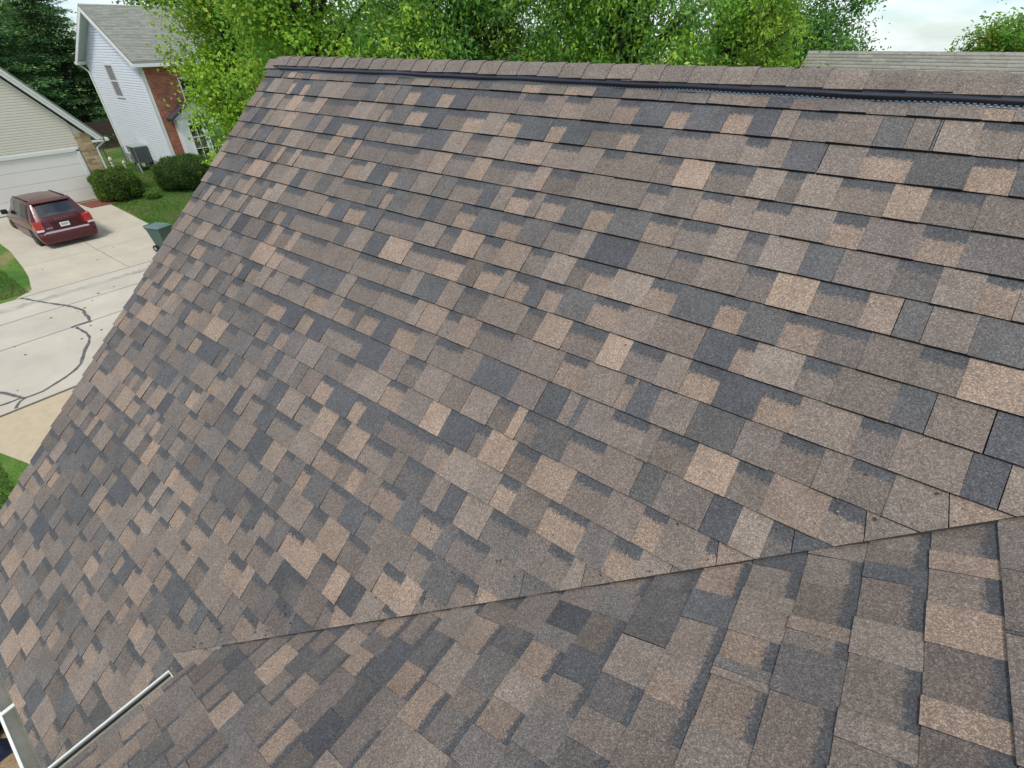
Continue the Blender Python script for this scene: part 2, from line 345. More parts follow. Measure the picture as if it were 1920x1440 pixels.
def make_mesh(name, parts):
    V = []; F = []; MI = []; UV = []; T = []
    for vs, fs, mi, uv, tone, band in parts:
        o = len(V); V += vs; F += [tuple(i+o for i in f) for f in fs]; MI += mi; UV += uv; T += [(*tone, band)]*len(vs)
    me = bpy.data.meshes.new(name); me.from_pydata([tuple(v) for v in V], [], F); me.materials.append(GRAN); me.materials.append(ASPH)
    me.polygons.foreach_set('material_index', MI)
    a = me.attributes.new('tone', 'FLOAT_COLOR', 'POINT'); a.data.foreach_set('color', np.array(T, np.float32).ravel())
    u = me.uv_layers.new(name='UVMap'); vi = np.empty(len(me.loops), np.int32); me.loops.foreach_get('vertex_index', vi)
    u.data.foreach_set('uv', np.array(UV, np.float32)[vi].ravel()); me.update(); return me
def poly_area_px(plane, poly):
    P = project([plane.pt(x, t) for x, t in poly])
    dd = np.array([plane.pt(x, t) for x, t in poly])-[0, 0, CAMZ]
    if (dd@FW < .1).any(): return 0
    q = [tuple(p) for p in P]
    for (a, b, c) in ((-1, 0, 0), (1, 0, 1920), (0, -1, 0), (0, 1, 1440)):
        q = clip(q, a, b, c)
        if len(q) < 3: return 0
    q = np.array(q); x, y = q[:, 0], q[:, 1]; return abs(np.dot(x, np.roll(y, 1))-np.dot(y, np.roll(x, 1)))/2
LAY_MAIN, LAY_WING = {}, {}

def _solve(P0, d, num, val, cen, sgn):
    # parameter k with projected coordinate = val for the point P0+k*d
    o = np.array([0, 0, CAMZ]); A = P0-o; q = (val-cen)/F_PX
    return (q*(A@FW)-sgn*(A@num))/(sgn*(d@num)-q*(d@FW))
MAIN_TXT = {2: '500 B 537 t 546 D 562 t 573 D 598 B 644 b 679 D 704 t 708 B 756 t 779 D 817 t 842 D 874 b 929 b 957 B 968 b 1008 B 1045 t 1089 B 1141 t 1183 D 1244 t 1281 D 1350 t 1396 D 1443 B 1478 b 1547 B 1632 D 1691 B 1739 D 1745 B 1820 b 1903 B 1925',
3: '500 B 519 b 535 T 554 b 579 T 598 b 635 b 656 B 710 t 725 D 758 t 790 D 822 b 862 t 897 B 936 t 968 D 1020 t 1049 D 1096 b 1156 t 1185 D 1240 b 1310 B 1380 b 1422 B 1462 D 1529 B 1605 t 1693 D 1803 t 1887 D 1925',
4: '500 B 525 T 544 B 573 D 590 B 608 D 631 t 662 D 683 b 723 b 781 D 830 B 867 b 904 B 945 b 975 T 1015 b 1069 B 1112 b 1152 B 1217 b 1258 T 1317 b 1394 B 1452 b 1487 B 1555 b 1652 T 1722 b 1820 B 1925',
5: '500 B 517 D 531 B 554 B 579 b 608 T 627 b 650 T 662 b 715 b 771 B 800 T 829 b 872 T 903 b 958 b 988 T 1014 b 1069 B 1196 b 1237 B 1296 t 1352 B 1399 b 1462 B 1544 t 1604 B 1710 t 1791 G 1925',
6: '500 B 512 T 521 b 540 T 550 b 594 B 644 t 671 B 688 D 717 t 735 D 769 B 840 b 891 D 918 B 945 t 983 B 1003 t 1047 D 1092 t 1133 D 1200 t 1250 B 1258 b 1323 B 1378 g 1416 B 1492 D 1558 B 1660 g 1740 B 1825 t 1891 B 1925',
7: '500 B 544 D 560 B 588 D 610 B 629 b 685 D 710 t 725 D 756 B 788 D 815 B 847 t 881 D 926 t 965 G 1015 b 1066 B 1096 D 1175 B 1246 b 1296 B 1378 b 1432 T 1511 b 1604 T 1668 D 1722 B 1810 D 1916 B 1925',
8: '500 B 521 b 558 B 598 t 615 D 642 t 673 D 702 b 777 B 817 b 845 T 889 b 924 T 975 b 1015 B 1059 b 1090 t 1135 B 1202 t 1254 D 1333 t 1380 D 1454 t 1521 b 1604 B 1703 b 1789 T 1925',
9: '500 D 512 t 527 D 542 b 577 b 625 D 646 B 681 D 710 T 754 b 812 t 857 B 887 t 926 B 946 t 978 D 1007 t 1039 D 1096 t 1156 B 1300 D 1365 t 1394 B 1484 b 1549 B 1662 D 1728 B 1839 D 1925',
10: '500 T 515 b 535 T 547 b 596 B 656 b 719 b 750 B 775 D 818 B 850 g 894 B 968 b 1000 T 1050 b 1116 T 1162 b 1223 B 1271 t 1331 D 1410 t 1476 B 1590 b 1660 B 1795 D 1866 B 1925',
11: '500 t 519 b 548 t 567 D 629 B 650 b 698 b 762 B 780 T 820 b 844 T 881 b 941 B 1036 t 1079 B 1149 t 1165 B 1173 D 1214 B 1283 D 1369 B 1440 b 1517 B 1571 b 1650 B 1800',
12: '500 B 523 b 548 B 571 t 602 B 625 t 654 G 667 t 698 D 731 t 769 B 800 b 848 B 882 D 951 B 1002 D 1044 B 1066 D 1077 B 1127 b 1192 B 1215 b 1281 T 1358 b 1421 T 1530 b 1600',
13: '500 t 525 D 554 t 575 D 600 b 667 D 710 B 744 b 777 B 825 B 913 b 948 T 965 b 992 D 1049 b 1110 B 1179 D 1221 B 1310 D 1362 B 1420',
14: '500 D 513 t 529 G 556 B 615 b 646 B 710 t 742 B 787 T 822 D 876 b 897 T 945 b 988 T 1055 b 1120 B 1183 t 1225 B 1300',
15: '500 D 513 B 540 G 558 B 585 t 610 D 650 t 671 D 708 b 790 b 818 t 826 B 918 t 951 B 1005 t 1076 G 1127 t 1175 B 1230',
16: '500 D 521 B 552 b 583 T 613 b 635 T 671 b 717 B 740 g 790 B 820 D 850 B 898 g 965 B 1005 b 1048',
17: '500 b 544 B 585 t 625 b 645 t 665 B 694 t 737 D 771 t 810 D 834 b 891 B 945'}
WING_TXT = {0: '985 B 1186 D 1192 B 1440', 1: '1007 b 1035 T 1070 b 1131 T 1206 b 1267 b 1306 T 1364 b 1440', 2: '1025 b 1055 D 1085 b 1160 B 1226 b 1330 B 1385 b 1440', 3: '1042 b 1090 b 1155 T 1181 b 1207 G 1297 b 1438',
4: '1060 b 1105 B 1184 t 1232 G 1251 B 1266 t 1352 B 1440', 5: '1076 t 1106 D 1158 b 1225 b 1262 t 1305 b 1360 B 1440'}
def _parse(txt, fn):
    q = txt.split(); p = [fn(float(v)) for v in q[0::2]]; return [(min(p[i], p[i+1]), max(p[i], p[i+1]), q[1+2*i]) for i in range(len(p)-1)]
for c_, txt in MAIN_TXT.items():
    LAY_MAIN[c_] = _parse(txt, lambda v: _solve(MAIN.pt(0, c_*EXP), MAIN.ex, RT, v, 960, 1))
for c_, txt in WING_TXT.items():
    LAY_WING[c_] = sorted(_parse(txt, lambda v: _solve(WING.pt(0, c_*EXP), WING.ex, UP, v, 720, -1)))

pieces = []
def lay(plane, which, course, x0, x1, segs, clips, tmax, cut=None):
    t0, t1 = (course-1)*EXP, course*EXP; wob = r0.uniform(0, 6.28); segs2 = []
    for (a, b, code) in segs:
        if b-a > .24 and code in 'BG':
            m_ = a+(b-a)*r0.uniform(.38, .62); segs2 += [(a, m_, code), (m_, b, 'G' if r0.random() < .3 else code)]
        else: segs2.append((a, b, code))
    segs = segs2
    for (a, b, code) in segs:
        raised = code.isupper(); hb = ((.0140 if raised else .0098) if which == 'main' else (.0095 if raised else .0062))+r0.uniform(-.0008, .0010)
        gapx = r0.choice([.0004, .0006, .0016])
        a2 = a+gapx if raised else a-.003; b2 = b-gapx if raised else b+.003
        jj = .0016*math.sin(a*2.1+wob)+r0.uniform(-.0009, .0009); sk = r0.uniform(-.0012, .0012)
        tb = t1+jj-(0 if raised else .0015)
        poly = [(a2, t0-.03), (b2, t0-.03), (b2+sk, tb+r0.uniform(-.0006, .0006)), (a2+sk, tb+r0.uniform(-.0006, .0006))]
        for c in clips: poly = clip(poly, *c)
        if len(poly) < 3: continue
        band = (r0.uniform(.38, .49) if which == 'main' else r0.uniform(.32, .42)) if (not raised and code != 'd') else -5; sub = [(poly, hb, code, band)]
        if cut:
            A_ = clip(poly, *cut); B_ = clip(poly, -cut[0], -cut[1], -cut[2]-.00035); sub = []
            if len(A_) > 2: sub.append((A_, hb, code, band))
            if len(B_) > 2: sub.append((B_, hb+.0022, cutcode[course % 7], -5))
        for (pl_, h_, cd_, bd_) in sub:
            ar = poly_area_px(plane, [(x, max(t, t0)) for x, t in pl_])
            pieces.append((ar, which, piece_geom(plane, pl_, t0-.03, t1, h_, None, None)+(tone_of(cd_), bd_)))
cutcode = 'TDBGTBD'
def course_segs(LAY, c, x0, x1, shift=0):
    given = LAY.get(c); rr = random.Random(c*13+shift)
    if not given: return random_course(x0, x1, rr)
    out = []; 
    if given[0][0] > x0+.02: out += random_course(x0, given[0][0], rr)
    for i, (a, b, k) in enumerate(given): out.append((a, b, k))
    if given[-1][1] < x1-.02: out += random_course(given[-1][1], x1, rr)
    return out
NC = int(math.ceil(T_EAVE/EXP))
for c in range(1, NC+1):
    t1 = c*EXP; rk = XR+r0.uniform(-.004, .004)
    xr = 3.2 if t1 < 3.6 else X_VB+.25
    segs = course_segs(LAY_MAIN, c, rk, xr)
    # valley: keep t <= V_0 + V_SL*x - cut   (applies right of the wing eave)
    cross = (c-1)*EXP < valley_t(X_VB) <= c*EXP+.06
    vclip = [(-V_SL, 1, V_0-.020)] if (c-1)*EXP < valley_t(X_VB) else []
    cut = None
    if vclip and c > 3 and c % 5:
        xv = lambda t: (t-V_0)/V_SL
        p1 = (xv(t1)+r0.uniform(.0, .06), t1-EXP); p2 = (p1[0]+r0.uniform(.02, .05), t1); nx_, nt_ = (p2[1]-p1[1]), -(p2[0]-p1[0]); cut = (nx_, nt_, nx_*p1[0]+nt_*p1[1])
    lay(MAIN, 'main', c, rk, xr, segs, vclip+[(0, 1, T_EAVE+.012)], None, cut)
    if cross: lay(MAIN, 'main', c, rk, xr, segs, [(V_SL, -1, -(V_0-.018)), (1, 0, X_VB+.08)], None)
for c in range(-14, int(U_EAVE/EXP)+2):
    # wing courses: bottom edge of course k at u = k*EXP, lines solved in the photo
    segs = course_segs(LAY_WING, c, -2.6, 2.2, 500)
    # valley in wing coords: world y where main plane height equals wing height
    xs = lambda u: XW-u*math.cos(S2)
    def vy(u):
        z = ZW-u*math.sin(S2); return YR-(ZR-z)/math.tan(S1)
    sl = vy(1)-vy(0)
    lay(WING, 'wing', c, -2.6, 2.2, segs, [(1, -sl, vy(0)+.10), (0, 1, U_EAVE+.01)], None)
pieces.sort(key=lambda p: -p[0])
main_roof = empty('main_roof', house); wing_roof = empty('wing_roof', house)
for p in pieces[:300]:
    o = bpy.data.objects.new('shingle', make_mesh('shingle', [p[2]])); COL.objects.link(o); o.parent = main_roof if p[1] == 'main' else wing_roof
for w, par in (('main', main_roof), ('wing', wing_roof)):
    o = bpy.data.objects.new('shingle_field', make_mesh('shingle_field', [p[2] for p in pieces[300:] if p[1] == w])); COL.objects.link(o); o.parent = par; o['kind'] = 'stuff'
# decks under the shingles, rear slope, walls
DECK = mat('roof_underlay', (.03, .028, .027), .95); WALLM = mat('house_siding', (.45, .42, .36), .7)
ridge = MAIN.pt(0, T_RIDGE); RY, RZ = ridge[1], ridge[2]
eave = MAIN.pt(0, T_EAVE); HALF = RY-eave[1]
def slab(plane, poly, h0, h1):
    mb = MB(); n = len(poly); mb.add([plane.pt(x, t, h1) for x, t in poly]+[plane.pt(x, t, h0) for x, t in poly], [tuple(range(n)), tuple(range(2*n-1, n-1, -1))]+[(k, (k+1) % n, n+(k+1) % n, n+k) for k in range(n)]); return mb
slab(MAIN, [(XR+.012, T_RIDGE+.02), (6, T_RIDGE+.02), (6, valley_t(X_VB)-.3), (X_VB+.3, T_EAVE-.015), (XR+.012, T_EAVE-.015)], -.03, -.005).build('deck', DECK, main_roof)
slab(WING, [(-5, -2.4), (2.0, -2.4), (-.25, U_EAVE-.012), (-5, U_EAVE-.012)], -.03, -.005).build('deck', DECK, wing_roof)
REAR = Plane((0, 2*RY-YR, ZR), (1, 0, 0), (0, math.cos(S1), -math.sin(S1)))
rp = []
for c in range(1, NC+1):
    for (a, b, k) in random_course(XR, 6, random.Random(c+900)):
        rp.append(piece_geom(REAR, [(a, (c-1)*EXP-.02), (b, (c-1)*EXP-.02), (b, c*EXP), (a, c*EXP)], (c-1)*EXP-.02, c*EXP, .008, None, None)+(tone_of(k), -5))
rear_roof = empty('rear_roof', house); o = bpy.data.objects.new('shingle_field', make_mesh('shingle_field', rp)); COL.objects.link(o); o.parent = rear_roof; o['kind'] = 'stuff'
slab(REAR, [(XR+.012, T_RIDGE+.02), (6, T_RIDGE+.02), (6, T_EAVE), (XR+.012, T_EAVE)], -.03, -.006).build('deck', DECK, rear_roof)
# walls (gable end, front, rear, wing)
w = MB(); ez = eave[2]-.06; y0, y1 = eave[1]+.35, 2*RY-eave[1]-.35; x0 = XR+.18
prof = [(x0, y0, 0), (x0, y1, 0), (x0, y1, ez+.22), (x0, RY, RZ-.09), (x0, y0, ez+.22)]
w.extrude(prof, (0, 0, 0), (5.9-x0, 0, 0)); w.build('wall', WALLM, house)
wz = WING.pt(0, U_EAVE)[2]
MB().box(X_VB+.3, 5.5, -5, y0+.3, 0, wz+.02).build('wall', WALLM, house)
# ------------------------------------------------------------------ ridge vent + caps
vent = empty('ridge_vent', house)
VX0, VX1 = -4.20, 3.0
def wav(x): return .0030*math.sin(x*6.1)+.0022*math.sin(x*13.1+1.)
n = 240; xs = np.linspace(VX0, VX1, n)
mb = MB(); vs = []
for x in xs:
    k = wav(x)
    vs += [MAIN.pt(x, T_RIDGE+.03, .030), MAIN.pt(x, .070, .0330+k*.3), MAIN.pt(x, .078, .0325+k*.4), MAIN.pt(x, .0795, .0080+k)]
mb.add(vs, [(4*i+j, 4*i+j+1, 4*i+j+5, 4*i+j+4) for i in range(n-1) for j in range(3)])
mb.build('vent_body', mat('vent_black', (.008, .010, .024), .35), vent)
VG = mat('vent_lip', (.20, .25, .30), .3); mb = MB(); vs = []
for x in xs:
    k = wav(x); vs += [MAIN.pt(x, .0810, .0110+k), MAIN.pt(x, .0870, .0098+k), MAIN.pt(x, .0875, .0070+k), MAIN.pt(x, .0810, .0070+k)]
mb.add(vs, [(4*i+j, 4*i+(j+1) % 4, 4*i+(j+1) % 4+4, 4*i+j+4) for i in range(n-1) for j in range(4)])
mb.build('vent_lip', VG, vent)
mb = MB(); x = VX0+.01
def bit(mb, pl, x0, x1, t0, t1, h0, h1):
    mb.add([pl.pt(x, t, h) for h in (h0, h1) for t in (t0, t1) for x in (x0, x1)], [(0, 2, 3, 1), (4, 5, 7, 6), (0, 1, 5, 4), (2, 6, 7, 3), (0, 4, 6, 2), (1, 3, 7, 5)])
while x < VX1-.02:
    k = wav(x); bit(mb, MAIN, x, x+.0105, .0802, .0850, .0095+k, .0165+k); x += .0192
mb.build('vent_teeth', VG, vent)
mb = MB(); x = VX0+.006
while x < VX1-.02:
    k = wav(x); bit(mb, MAIN, x, x+.0016, .0785, .0812, .0100+k, .0320+.4*k); x += .0052
mb.build('vent_ribs', mat('vent_rib', (.055, .055, .07), .5), vent)
ridge_row = empty('ridge_cap_row', house)
x = XR-.012; i = 0; CAPW = .1385
while x < 3.1:
    on_vent = x+.1 > VX0; h0 = .0345 if on_vent else .0095+max(0, (x+.25-XR))*.02; hb = h0+.0048+r0.uniform(-.0006, .0010); tb = (.059 if on_vent else .066)+r0.uniform(-.003, .004)
    xa, xb = x-.05, x+CAPW+.004; tone = (tone_of('B')*.55+np.array(srgb(117, 108, 100))*ALB*.45)
    # cross-section over the ridge: near side, rounded apex, far side
    near = [(tb, 0), (tb-.05, .0005), (T_RIDGE+.035, .001), (T_RIDGE+.014, -.002)]
    V = []; UVs = []
    def ring(xx, h):
        pts = [MAIN.pt(xx, t, h+d) for t, d in near]; ap = MAIN.pt(xx, T_RIDGE, 0); ap = np.array([xx, RY, RZ+(h-.020)/math.cos(S1)*.98])
        far = [np.array([p[0], 2*RY-p[1], p[2]]) for p in reversed(pts)]
        return pts+[ap]+far
    hA, hB = (h0, hb)        # exposed left butt is thicker (laps over the next one)
    A, B = ring(xa, hA), ring(xb, hB); A2 = [p-np.array([0, 0, .006]) for p in A]; B2 = [p-np.array([0, 0, .006]) for p in B]
    m_ = len(A); V = A+B+A2+B2; Fc = []; mi = []
    for k in range(m_-1): Fc.append((k, k+1, m_+k+1, m_+k)); mi.append(0)
    for k in range(m_-1): Fc.append((k, k+1, 2*m_+k+1, 2*m_+k)); mi.append(1)
    for k in range(m_-1): Fc.append((m_+k, m_+k+1, 3*m_+k+1, 3*m_+k)); mi.append(1)
    Fc.append((0, m_, 3*m_, 2*m_)); mi.append(1); Fc.append((m_-1, 2*m_-1, 4*m_-1, 3*m_-1)); mi.append(1)
    o = bpy.data.objects.new('ridge_cap', make_mesh('ridge_cap', [(V, Fc, mi, [(0, .9)]*len(V), tone, -5)])); COL.objects.link(o); o.parent = ridge_row
    for pl in o.data.polygons[:m_-1] if False else []: pass
    x += CAPW; i += 1
# ------------------------------------------------------------------ gutters
GW = mat('gutter_white', (.66, .69, .66), .42, noise=.06, nscale=7); GI = mat('gutter_inside', (.58, .57, .49), .6, noise=.2, nscale=9); HEM_SHADE = mat('painted_hem_shadow', (.02, .02, .02), .9)
def gutter(name, P, D, U_, length, parent, gs):
    # P start (back top edge), D unit along, out unit outward, section in (out, up)
    P = Vector(P); D = Vector(D); out = Vector(U_)*gs; up = Vector((0, 0, 1)); root = empty(name, parent)
    def strip(nm, sec, m, closed=False):
        mb = MB(); vs = [P+out*a+up*b for a, b in sec]+[P+D*length+out*a+up*b for a, b in sec]; n = len(sec)
        mb.add(vs, [(k, k+1, n+k+1, n+k) for k in range(n-1)]); o = mb.build(nm, m, root); md = o.modifiers.new('s', 'SOLIDIFY'); md.thickness = .0016; return o
    strip('trough', [(.0, .012), (.0, -.095), (.075, -.095), (.082, -.07), (.112, -.045), (.118, -.006)], GI)
    strip('front_lip', [(.119, -.05), (.1215, .0), (.106, .003), (.105, -.006)], GW)
    strip('front_face', [(.077, -.0975), (.0845, -.072), (.1145, -.047), (.1195, -.03)], GW)
    for k, e in ((0, P), (1, P+D*length)):
        MB().add([e+out*a+up*b for a, b in [(.0, .0), (.0, -.096), (.075, -.096), (.083, -.07), (.113, -.045), (.119, .0)]], [(0, 1, 2, 3, 4, 5)]).build('end_cap', GW, root).modifiers.new('s', 'SOLIDIFY').thickness = .003
    return root, P, D, out, up
def hanger(root, P, D, out, up, s):
    c = P+D*s; mb = MB(); w = .012
    mb.add([c+D*a+out*o+up*u for a in (-w, w) for o, u in ((-.03, .016), (.0, .014), (.112, .004), (.112, -.004), (.0, .006), (-.03, .010))], [(0, 1, 7, 6), (1, 2, 8, 7), (2, 3, 9, 8), (3, 4, 10, 9), (4, 5, 11, 10), (0, 1, 4, 5), (1, 2, 3, 4), (6, 7, 10, 11), (7, 8, 9, 10), (0, 6, 11, 5)])
    h = mb.build('hanger', GW, root); MB().tube([c+out*-.012+up*.0155, c+out*-.012+up*.019], .006, 8).build('screw', mat('screw', (.25, .25, .25), .3, metal=1), h)
ge = MAIN.pt(0, T_EAVE)
groot, *ga = gutter('gutter', (XR+.02, ge[1]+.012, ge[2]-.022), (1, 0, 0), (0, -1, 0), X_VB+.28-XR, house, .86)
for s in (.35, 1.30): hanger(groot, *ga, s)
we = WING.pt(0, U_EAVE); gyend = -.125
wroot, *wa = gutter('gutter', (we[0]+.018, gyend, we[2]-.014), (0, -1, 0), (-1, 0, 0), 4.5, house, .74)
for s in (1.15, 2.3): hanger(wroot, *wa, s)
MB().box(wa[0].x-.085, wa[0].x-.045, gyend-.412, gyend-.392, wa[0].z-.09, wa[0].z-.052).build('joint_seam', GI, wroot)
for pr_ in (wroot,): MB().box(wa[0].x-.0705, wa[0].x-.0660, gyend-4.4, gyend-.004, wa[0].z-.016, wa[0].z-.004).build('hem_shade_strip', HEM_SHADE, pr_)  # near-black strip painting in the shadow under the front lip
# drip edge strips
MB().extrude([(XR, ge[1]-.006, ge[2]-.010), (XR, ge[1]-.008, ge[2]-.045), (XR, ge[1]+.01, ge[2]-.045), (XR, ge[1]+.02, ge[2]-.010)], (0, 0, 0), (X_VB+.3-XR, 0, 0)).build('drip_edge', mat('drip_dark', (.06, .035, .035), .5), house)
MB().box(we[0]+.021, we[0]+.041, -4.6, gyend+.05, we[2]-.13, we[2]-.03).build('fascia', WHITE, house)
MB().box(XR+.05, X_VB+.25, ge[1]+.016, ge[1]+.036, ge[2]-.2, ge[2]-.02).build('fascia', WHITE, house)

# ------------------------------------------------------------------ neighbouring houses
def lap_x(xf, rng_fn, z0, z1, ex):                      # lapped boards on a wall facing +X
    mb = MB(); z = z0
    while z < z1-.02:
        zt = min(z+ex, z1); a0, a1 = rng_fn(z); b0, b1 = rng_fn(zt)
        if b1 <= b0: b0 = b1 = (a0+a1)/2
        zm = z+(zt-z)*.66; c0, c1 = rng_fn(zm)
        mb.add([(xf+.024, a0, z), (xf+.024, a1, z), (xf+.021, max(c1, c0), zm), (xf+.021, c0, zm), (xf, b1, zt), (xf, b0, zt), (xf-.01, a0, z), (xf-.01, a1, z)], [(0, 1, 2, 3), (3, 2, 4, 5), (6, 7, 1, 0)]); z = zt
    return mb
def lap_y(yf, rng_fn, z0, z1, ex):                      # facing -Y
    mb = MB(); z = z0
    while z < z1-.02:
        zt = min(z+ex, z1); a0, a1 = rng_fn(z); b0, b1 = rng_fn(zt)
        if b1 <= b0: b0 = b1 = (a0+a1)/2
        zm = z+(zt-z)*.66; c0, c1 = rng_fn(zm)
        mb.add([(a0, yf-.042, z), (a1, yf-.042, z), (c1, yf-.038, zm), (c0, yf-.038, zm), (b1, yf, zt), (b0, yf, zt), (a0, yf+.01, z), (a1, yf+.01, z)], [(0, 1, 2, 3), (3, 2, 4, 5), (6, 7, 1, 0)]); z = zt
    return mb
CREAM = mat('cream_vinyl', (.66, .63, .54), .55, noise=.03, nscale=2); BLUEW = mat('white_vinyl', (.74, .78, .83), .55, noise=.03, nscale=2)
DOORW = mat('garage_door_paint', (.78, .76, .70), .5)
def stone_mat(name, cols, sx, sy, mortar, sc=1., ms=.02):
    m = bpy.data.materials.new(name); m.use_nodes = True; t = m.node_tree; b = t.nodes['Principled BSDF']; b.inputs['Roughness'].default_value = .9
    g = N(t, 'ShaderNodeNewGeometry'); sp = N(t, 'ShaderNodeSeparateXYZ'); L(t, g.outputs['Position'], sp.inputs[0])
    ad = N(t, 'ShaderNodeMath', operation='ADD'); L(t, sp.outputs['X'], ad.inputs[0]); L(t, sp.outputs['Y'], ad.inputs[1])
    cb = N(t, 'ShaderNodeCombineXYZ'); L(t, ad.outputs[0], cb.inputs[0]); L(t, sp.outputs['Z'], cb.inputs[1])
    br = N(t, 'ShaderNodeTexBrick', i_Scale=sc); br.inputs['Brick Width'].default_value = sx; br.inputs['Row Height'].default_value = sy; br.inputs['Mortar Size'].default_value = ms
    br.inputs['Color1'].default_value = (*cols[0], 1); br.inputs['Color2'].default_value = (*cols[1], 1); br.inputs['Mortar'].default_value = (*mortar, 1); br.inputs['Bias'].default_value = -.15
    L(t, cb.outputs[0], br.inputs['Vector'])
    n1 = N(t, 'ShaderNodeTexNoise', i_Scale=3.0, i_Detail=4.0); L(t, g.outputs['Position'], n1.inputs['Vector'])
    mr = N(t, 'ShaderNodeMapRange'); mr.inputs[1].default_value = .3; mr.inputs[2].default_value = .7; mr.inputs[3].default_value = .8; mr.inputs[4].default_value = 1.2; L(t, n1.outputs[0], mr.inputs[0])
    s = N(t, 'ShaderNodeVectorMath', operation='SCALE'); L(t, br.outputs['Color'], s.inputs[0]); L(t, mr.outputs[0], s.inputs['Scale']); L(t, s.outputs[0], b.inputs['Base Color'])
    bp = N(t, 'ShaderNodeBump', i_Strength=.6, i_Distance=.01); L(t, br.outputs['Fac'], bp.inputs['Height']); bp.invert = True; L(t, bp.outputs[0], b.inputs['Normal'])
    return m
BRICK = stone_mat('red_brick', [(.42, .135, .065), (.19, .075, .055)], .21, .075, (.26, .17, .13), ms=.009)
STONE = stone_mat('tan_stone', [(.50, .39, .23), (.24, .15, .085)], .34, .10, (.42, .33, .22), ms=.008)
FOUND = mat('foundation', (.38, .40, .42), .9, noise=.12, nscale=3)
GREYR = tone_mat('grey_roof', .9, 0, .2, .18, 14.)
def field_roof(name, parent, plane, x0, x1, t1, ex, tabw, base, seed, lo=.85, hi=1.12, t0=0.):
    r = random.Random(seed); V = []; Q = []; T = []
    nrow = int((t1-t0)/ex)
    for c in range(nrow):
        a = x0-r.uniform(0, tabw); ta, tb = t0+c*ex-.02, t0+(c+1)*ex
        while a < x1:
            b = min(a+tabw, x1); aa = max(a, x0)
            if b-aa > .01:
                k = r.uniform(lo, hi); o = len(V); h = .017+r.uniform(-.002, .002)
                V += [plane.pt(aa+.001, ta, .001), plane.pt(b-.001, ta, .001), plane.pt(b-.001, tb, h), plane.pt(aa+.001, tb, h), plane.pt(aa+.001, tb, -.004), plane.pt(b-.001, tb, -.004)]
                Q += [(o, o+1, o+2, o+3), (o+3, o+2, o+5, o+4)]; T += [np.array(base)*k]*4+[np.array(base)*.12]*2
            a += tabw
    f = fast(name, np.array(V), np.array(Q), GREYR, parent, np.array(T)); f['kind'] = 'stuff'; return f
def window_x(parent, xf, y0, y1, z0, z1, rows, cols, name='window', fm=None):
    fm = fm or WHITE; w = MB(); t = .07
    for (a, b, c, d) in ((y0-t, y1+t, z1, z1+t), (y0-t, y1+t, z0-t, z0), (y0-t, y0, z0, z1), (y1, y1+t, z0, z1)): w.box(xf-.02, xf+.05, a, b, c, d)
    o = w.build(name, fm, parent); MB().box(xf-.03, xf+.012, y0, y1, z0, z1).build('pane', GLASS, o)
    for i in range(1, cols): MB().box(xf+.010, xf+.03, y0+(y1-y0)*i/cols-.015, y0+(y1-y0)*i/cols+.015, z0, z1).build('muntin', fm, o)
    for i in range(1, rows): MB().box(xf+.011, xf+.032, y0, y1, z0+(z1-z0)*i/rows-.018, z0+(z1-z0)*i/rows+.018).build('muntin', fm, o)
    return o
# --- cream garage house
gh = thing('garage_house', 'cream sided house with white garage door and stone corner behind the red van', 'house', (0, 0, 0))
GX, GB, PKY, SL = -32.4, .36, 5.35, 1.188; rz = lambda y: 3.04+(9.14-y)*SL if y > PKY else 3.04+(y-(2*PKY-9.14))*SL
PKZ = rz(PKY+1e-6); yl = 2*PKY-8.72
def gable_rng(z, lo, hi, off=.42):
    k = max(0, (z+off-3.04)/SL); return max(lo, 2*PKY-9.14+k), min(hi, 9.14-k)
MB().extrude([(0, yl, GB-.2), (0, 8.72, GB-.2), (0, 8.72, 3.1), (0, PKY, PKZ-.45), (0, yl, 3.1)], (GX-.02, 0, 0), (GX-11, 0, 0)).build('wall', CREAM, gh)
lap_x(GX, lambda z: gable_rng(z, yl, 8.12), 2.72, PKZ-.45, .108).build('siding', CREAM, gh)
MB().box(GX-.03, GX+.06, 8.12, 8.74, GB-.1, 3.32).build('stone_corner', STONE, gh)
MB().box(GX-.03, GX+.05, yl, 2.98, GB-.1, 2.72).build('stone_corner', STONE, gh)
for i in range(4):
    z0 = GB+.02+i*.555; pn = MB().box(GX-.02, GX+.012, 3.02, 7.93, z0+.006, z0+.549).build('panel', DOORW, gh, bevel=.008)
for (a, b, c, d) in ((2.94, 3.02, GB, 2.66), (7.93, 8.06, GB, 2.66), (2.94, 8.06, 2.60, 2.74)): MB().box(GX-.01, GX+.065, a, b, c, d).build('door_trim', WHITE, gh)
for sgn in (1, -1):
    f = lambda y: y if sgn > 0 else 2*PKY-y
    MB().extrude([(0, f(9.16), 3.02), (0, f(PKY), PKZ), (0, f(PKY), PKZ-.30), (0, f(8.93), 3.02-.03)], (GX+.02, 0, 0), (GX+.30, 0, 0)).build('rake_board', WHITE, gh)
    MB().extrude([(0, f(9.19), 3.06), (0, f(PKY), PKZ+.04), (0, f(PKY), PKZ-.12), (0, f(9.10), 2.99)], (GX+.302, 0, 0), (GX+.34, 0, 0)).build('rake_trim', WHITE, gh)
    MB().extrude([(0, f(9.30), 3.00), (0, f(PKY), PKZ+.12), (0, f(PKY), PKZ+.02), (0, f(9.24), 2.94)], (GX+.345, 0, 0), (GX-11.3, 0, 0)).build('roof', mat('grey_shingle', (.22, .22, .19), .9, noise=.2, nscale=9), gh)
MB().box(GX+.05, GX+.33, 8.72, 9.14, 2.90, 2.975).build('eave_return', WHITE, gh)
MB().box(GX-11, GX+.40, 9.22, 9.36, 2.92, 3.04).build('gutter', WHITE, gh)
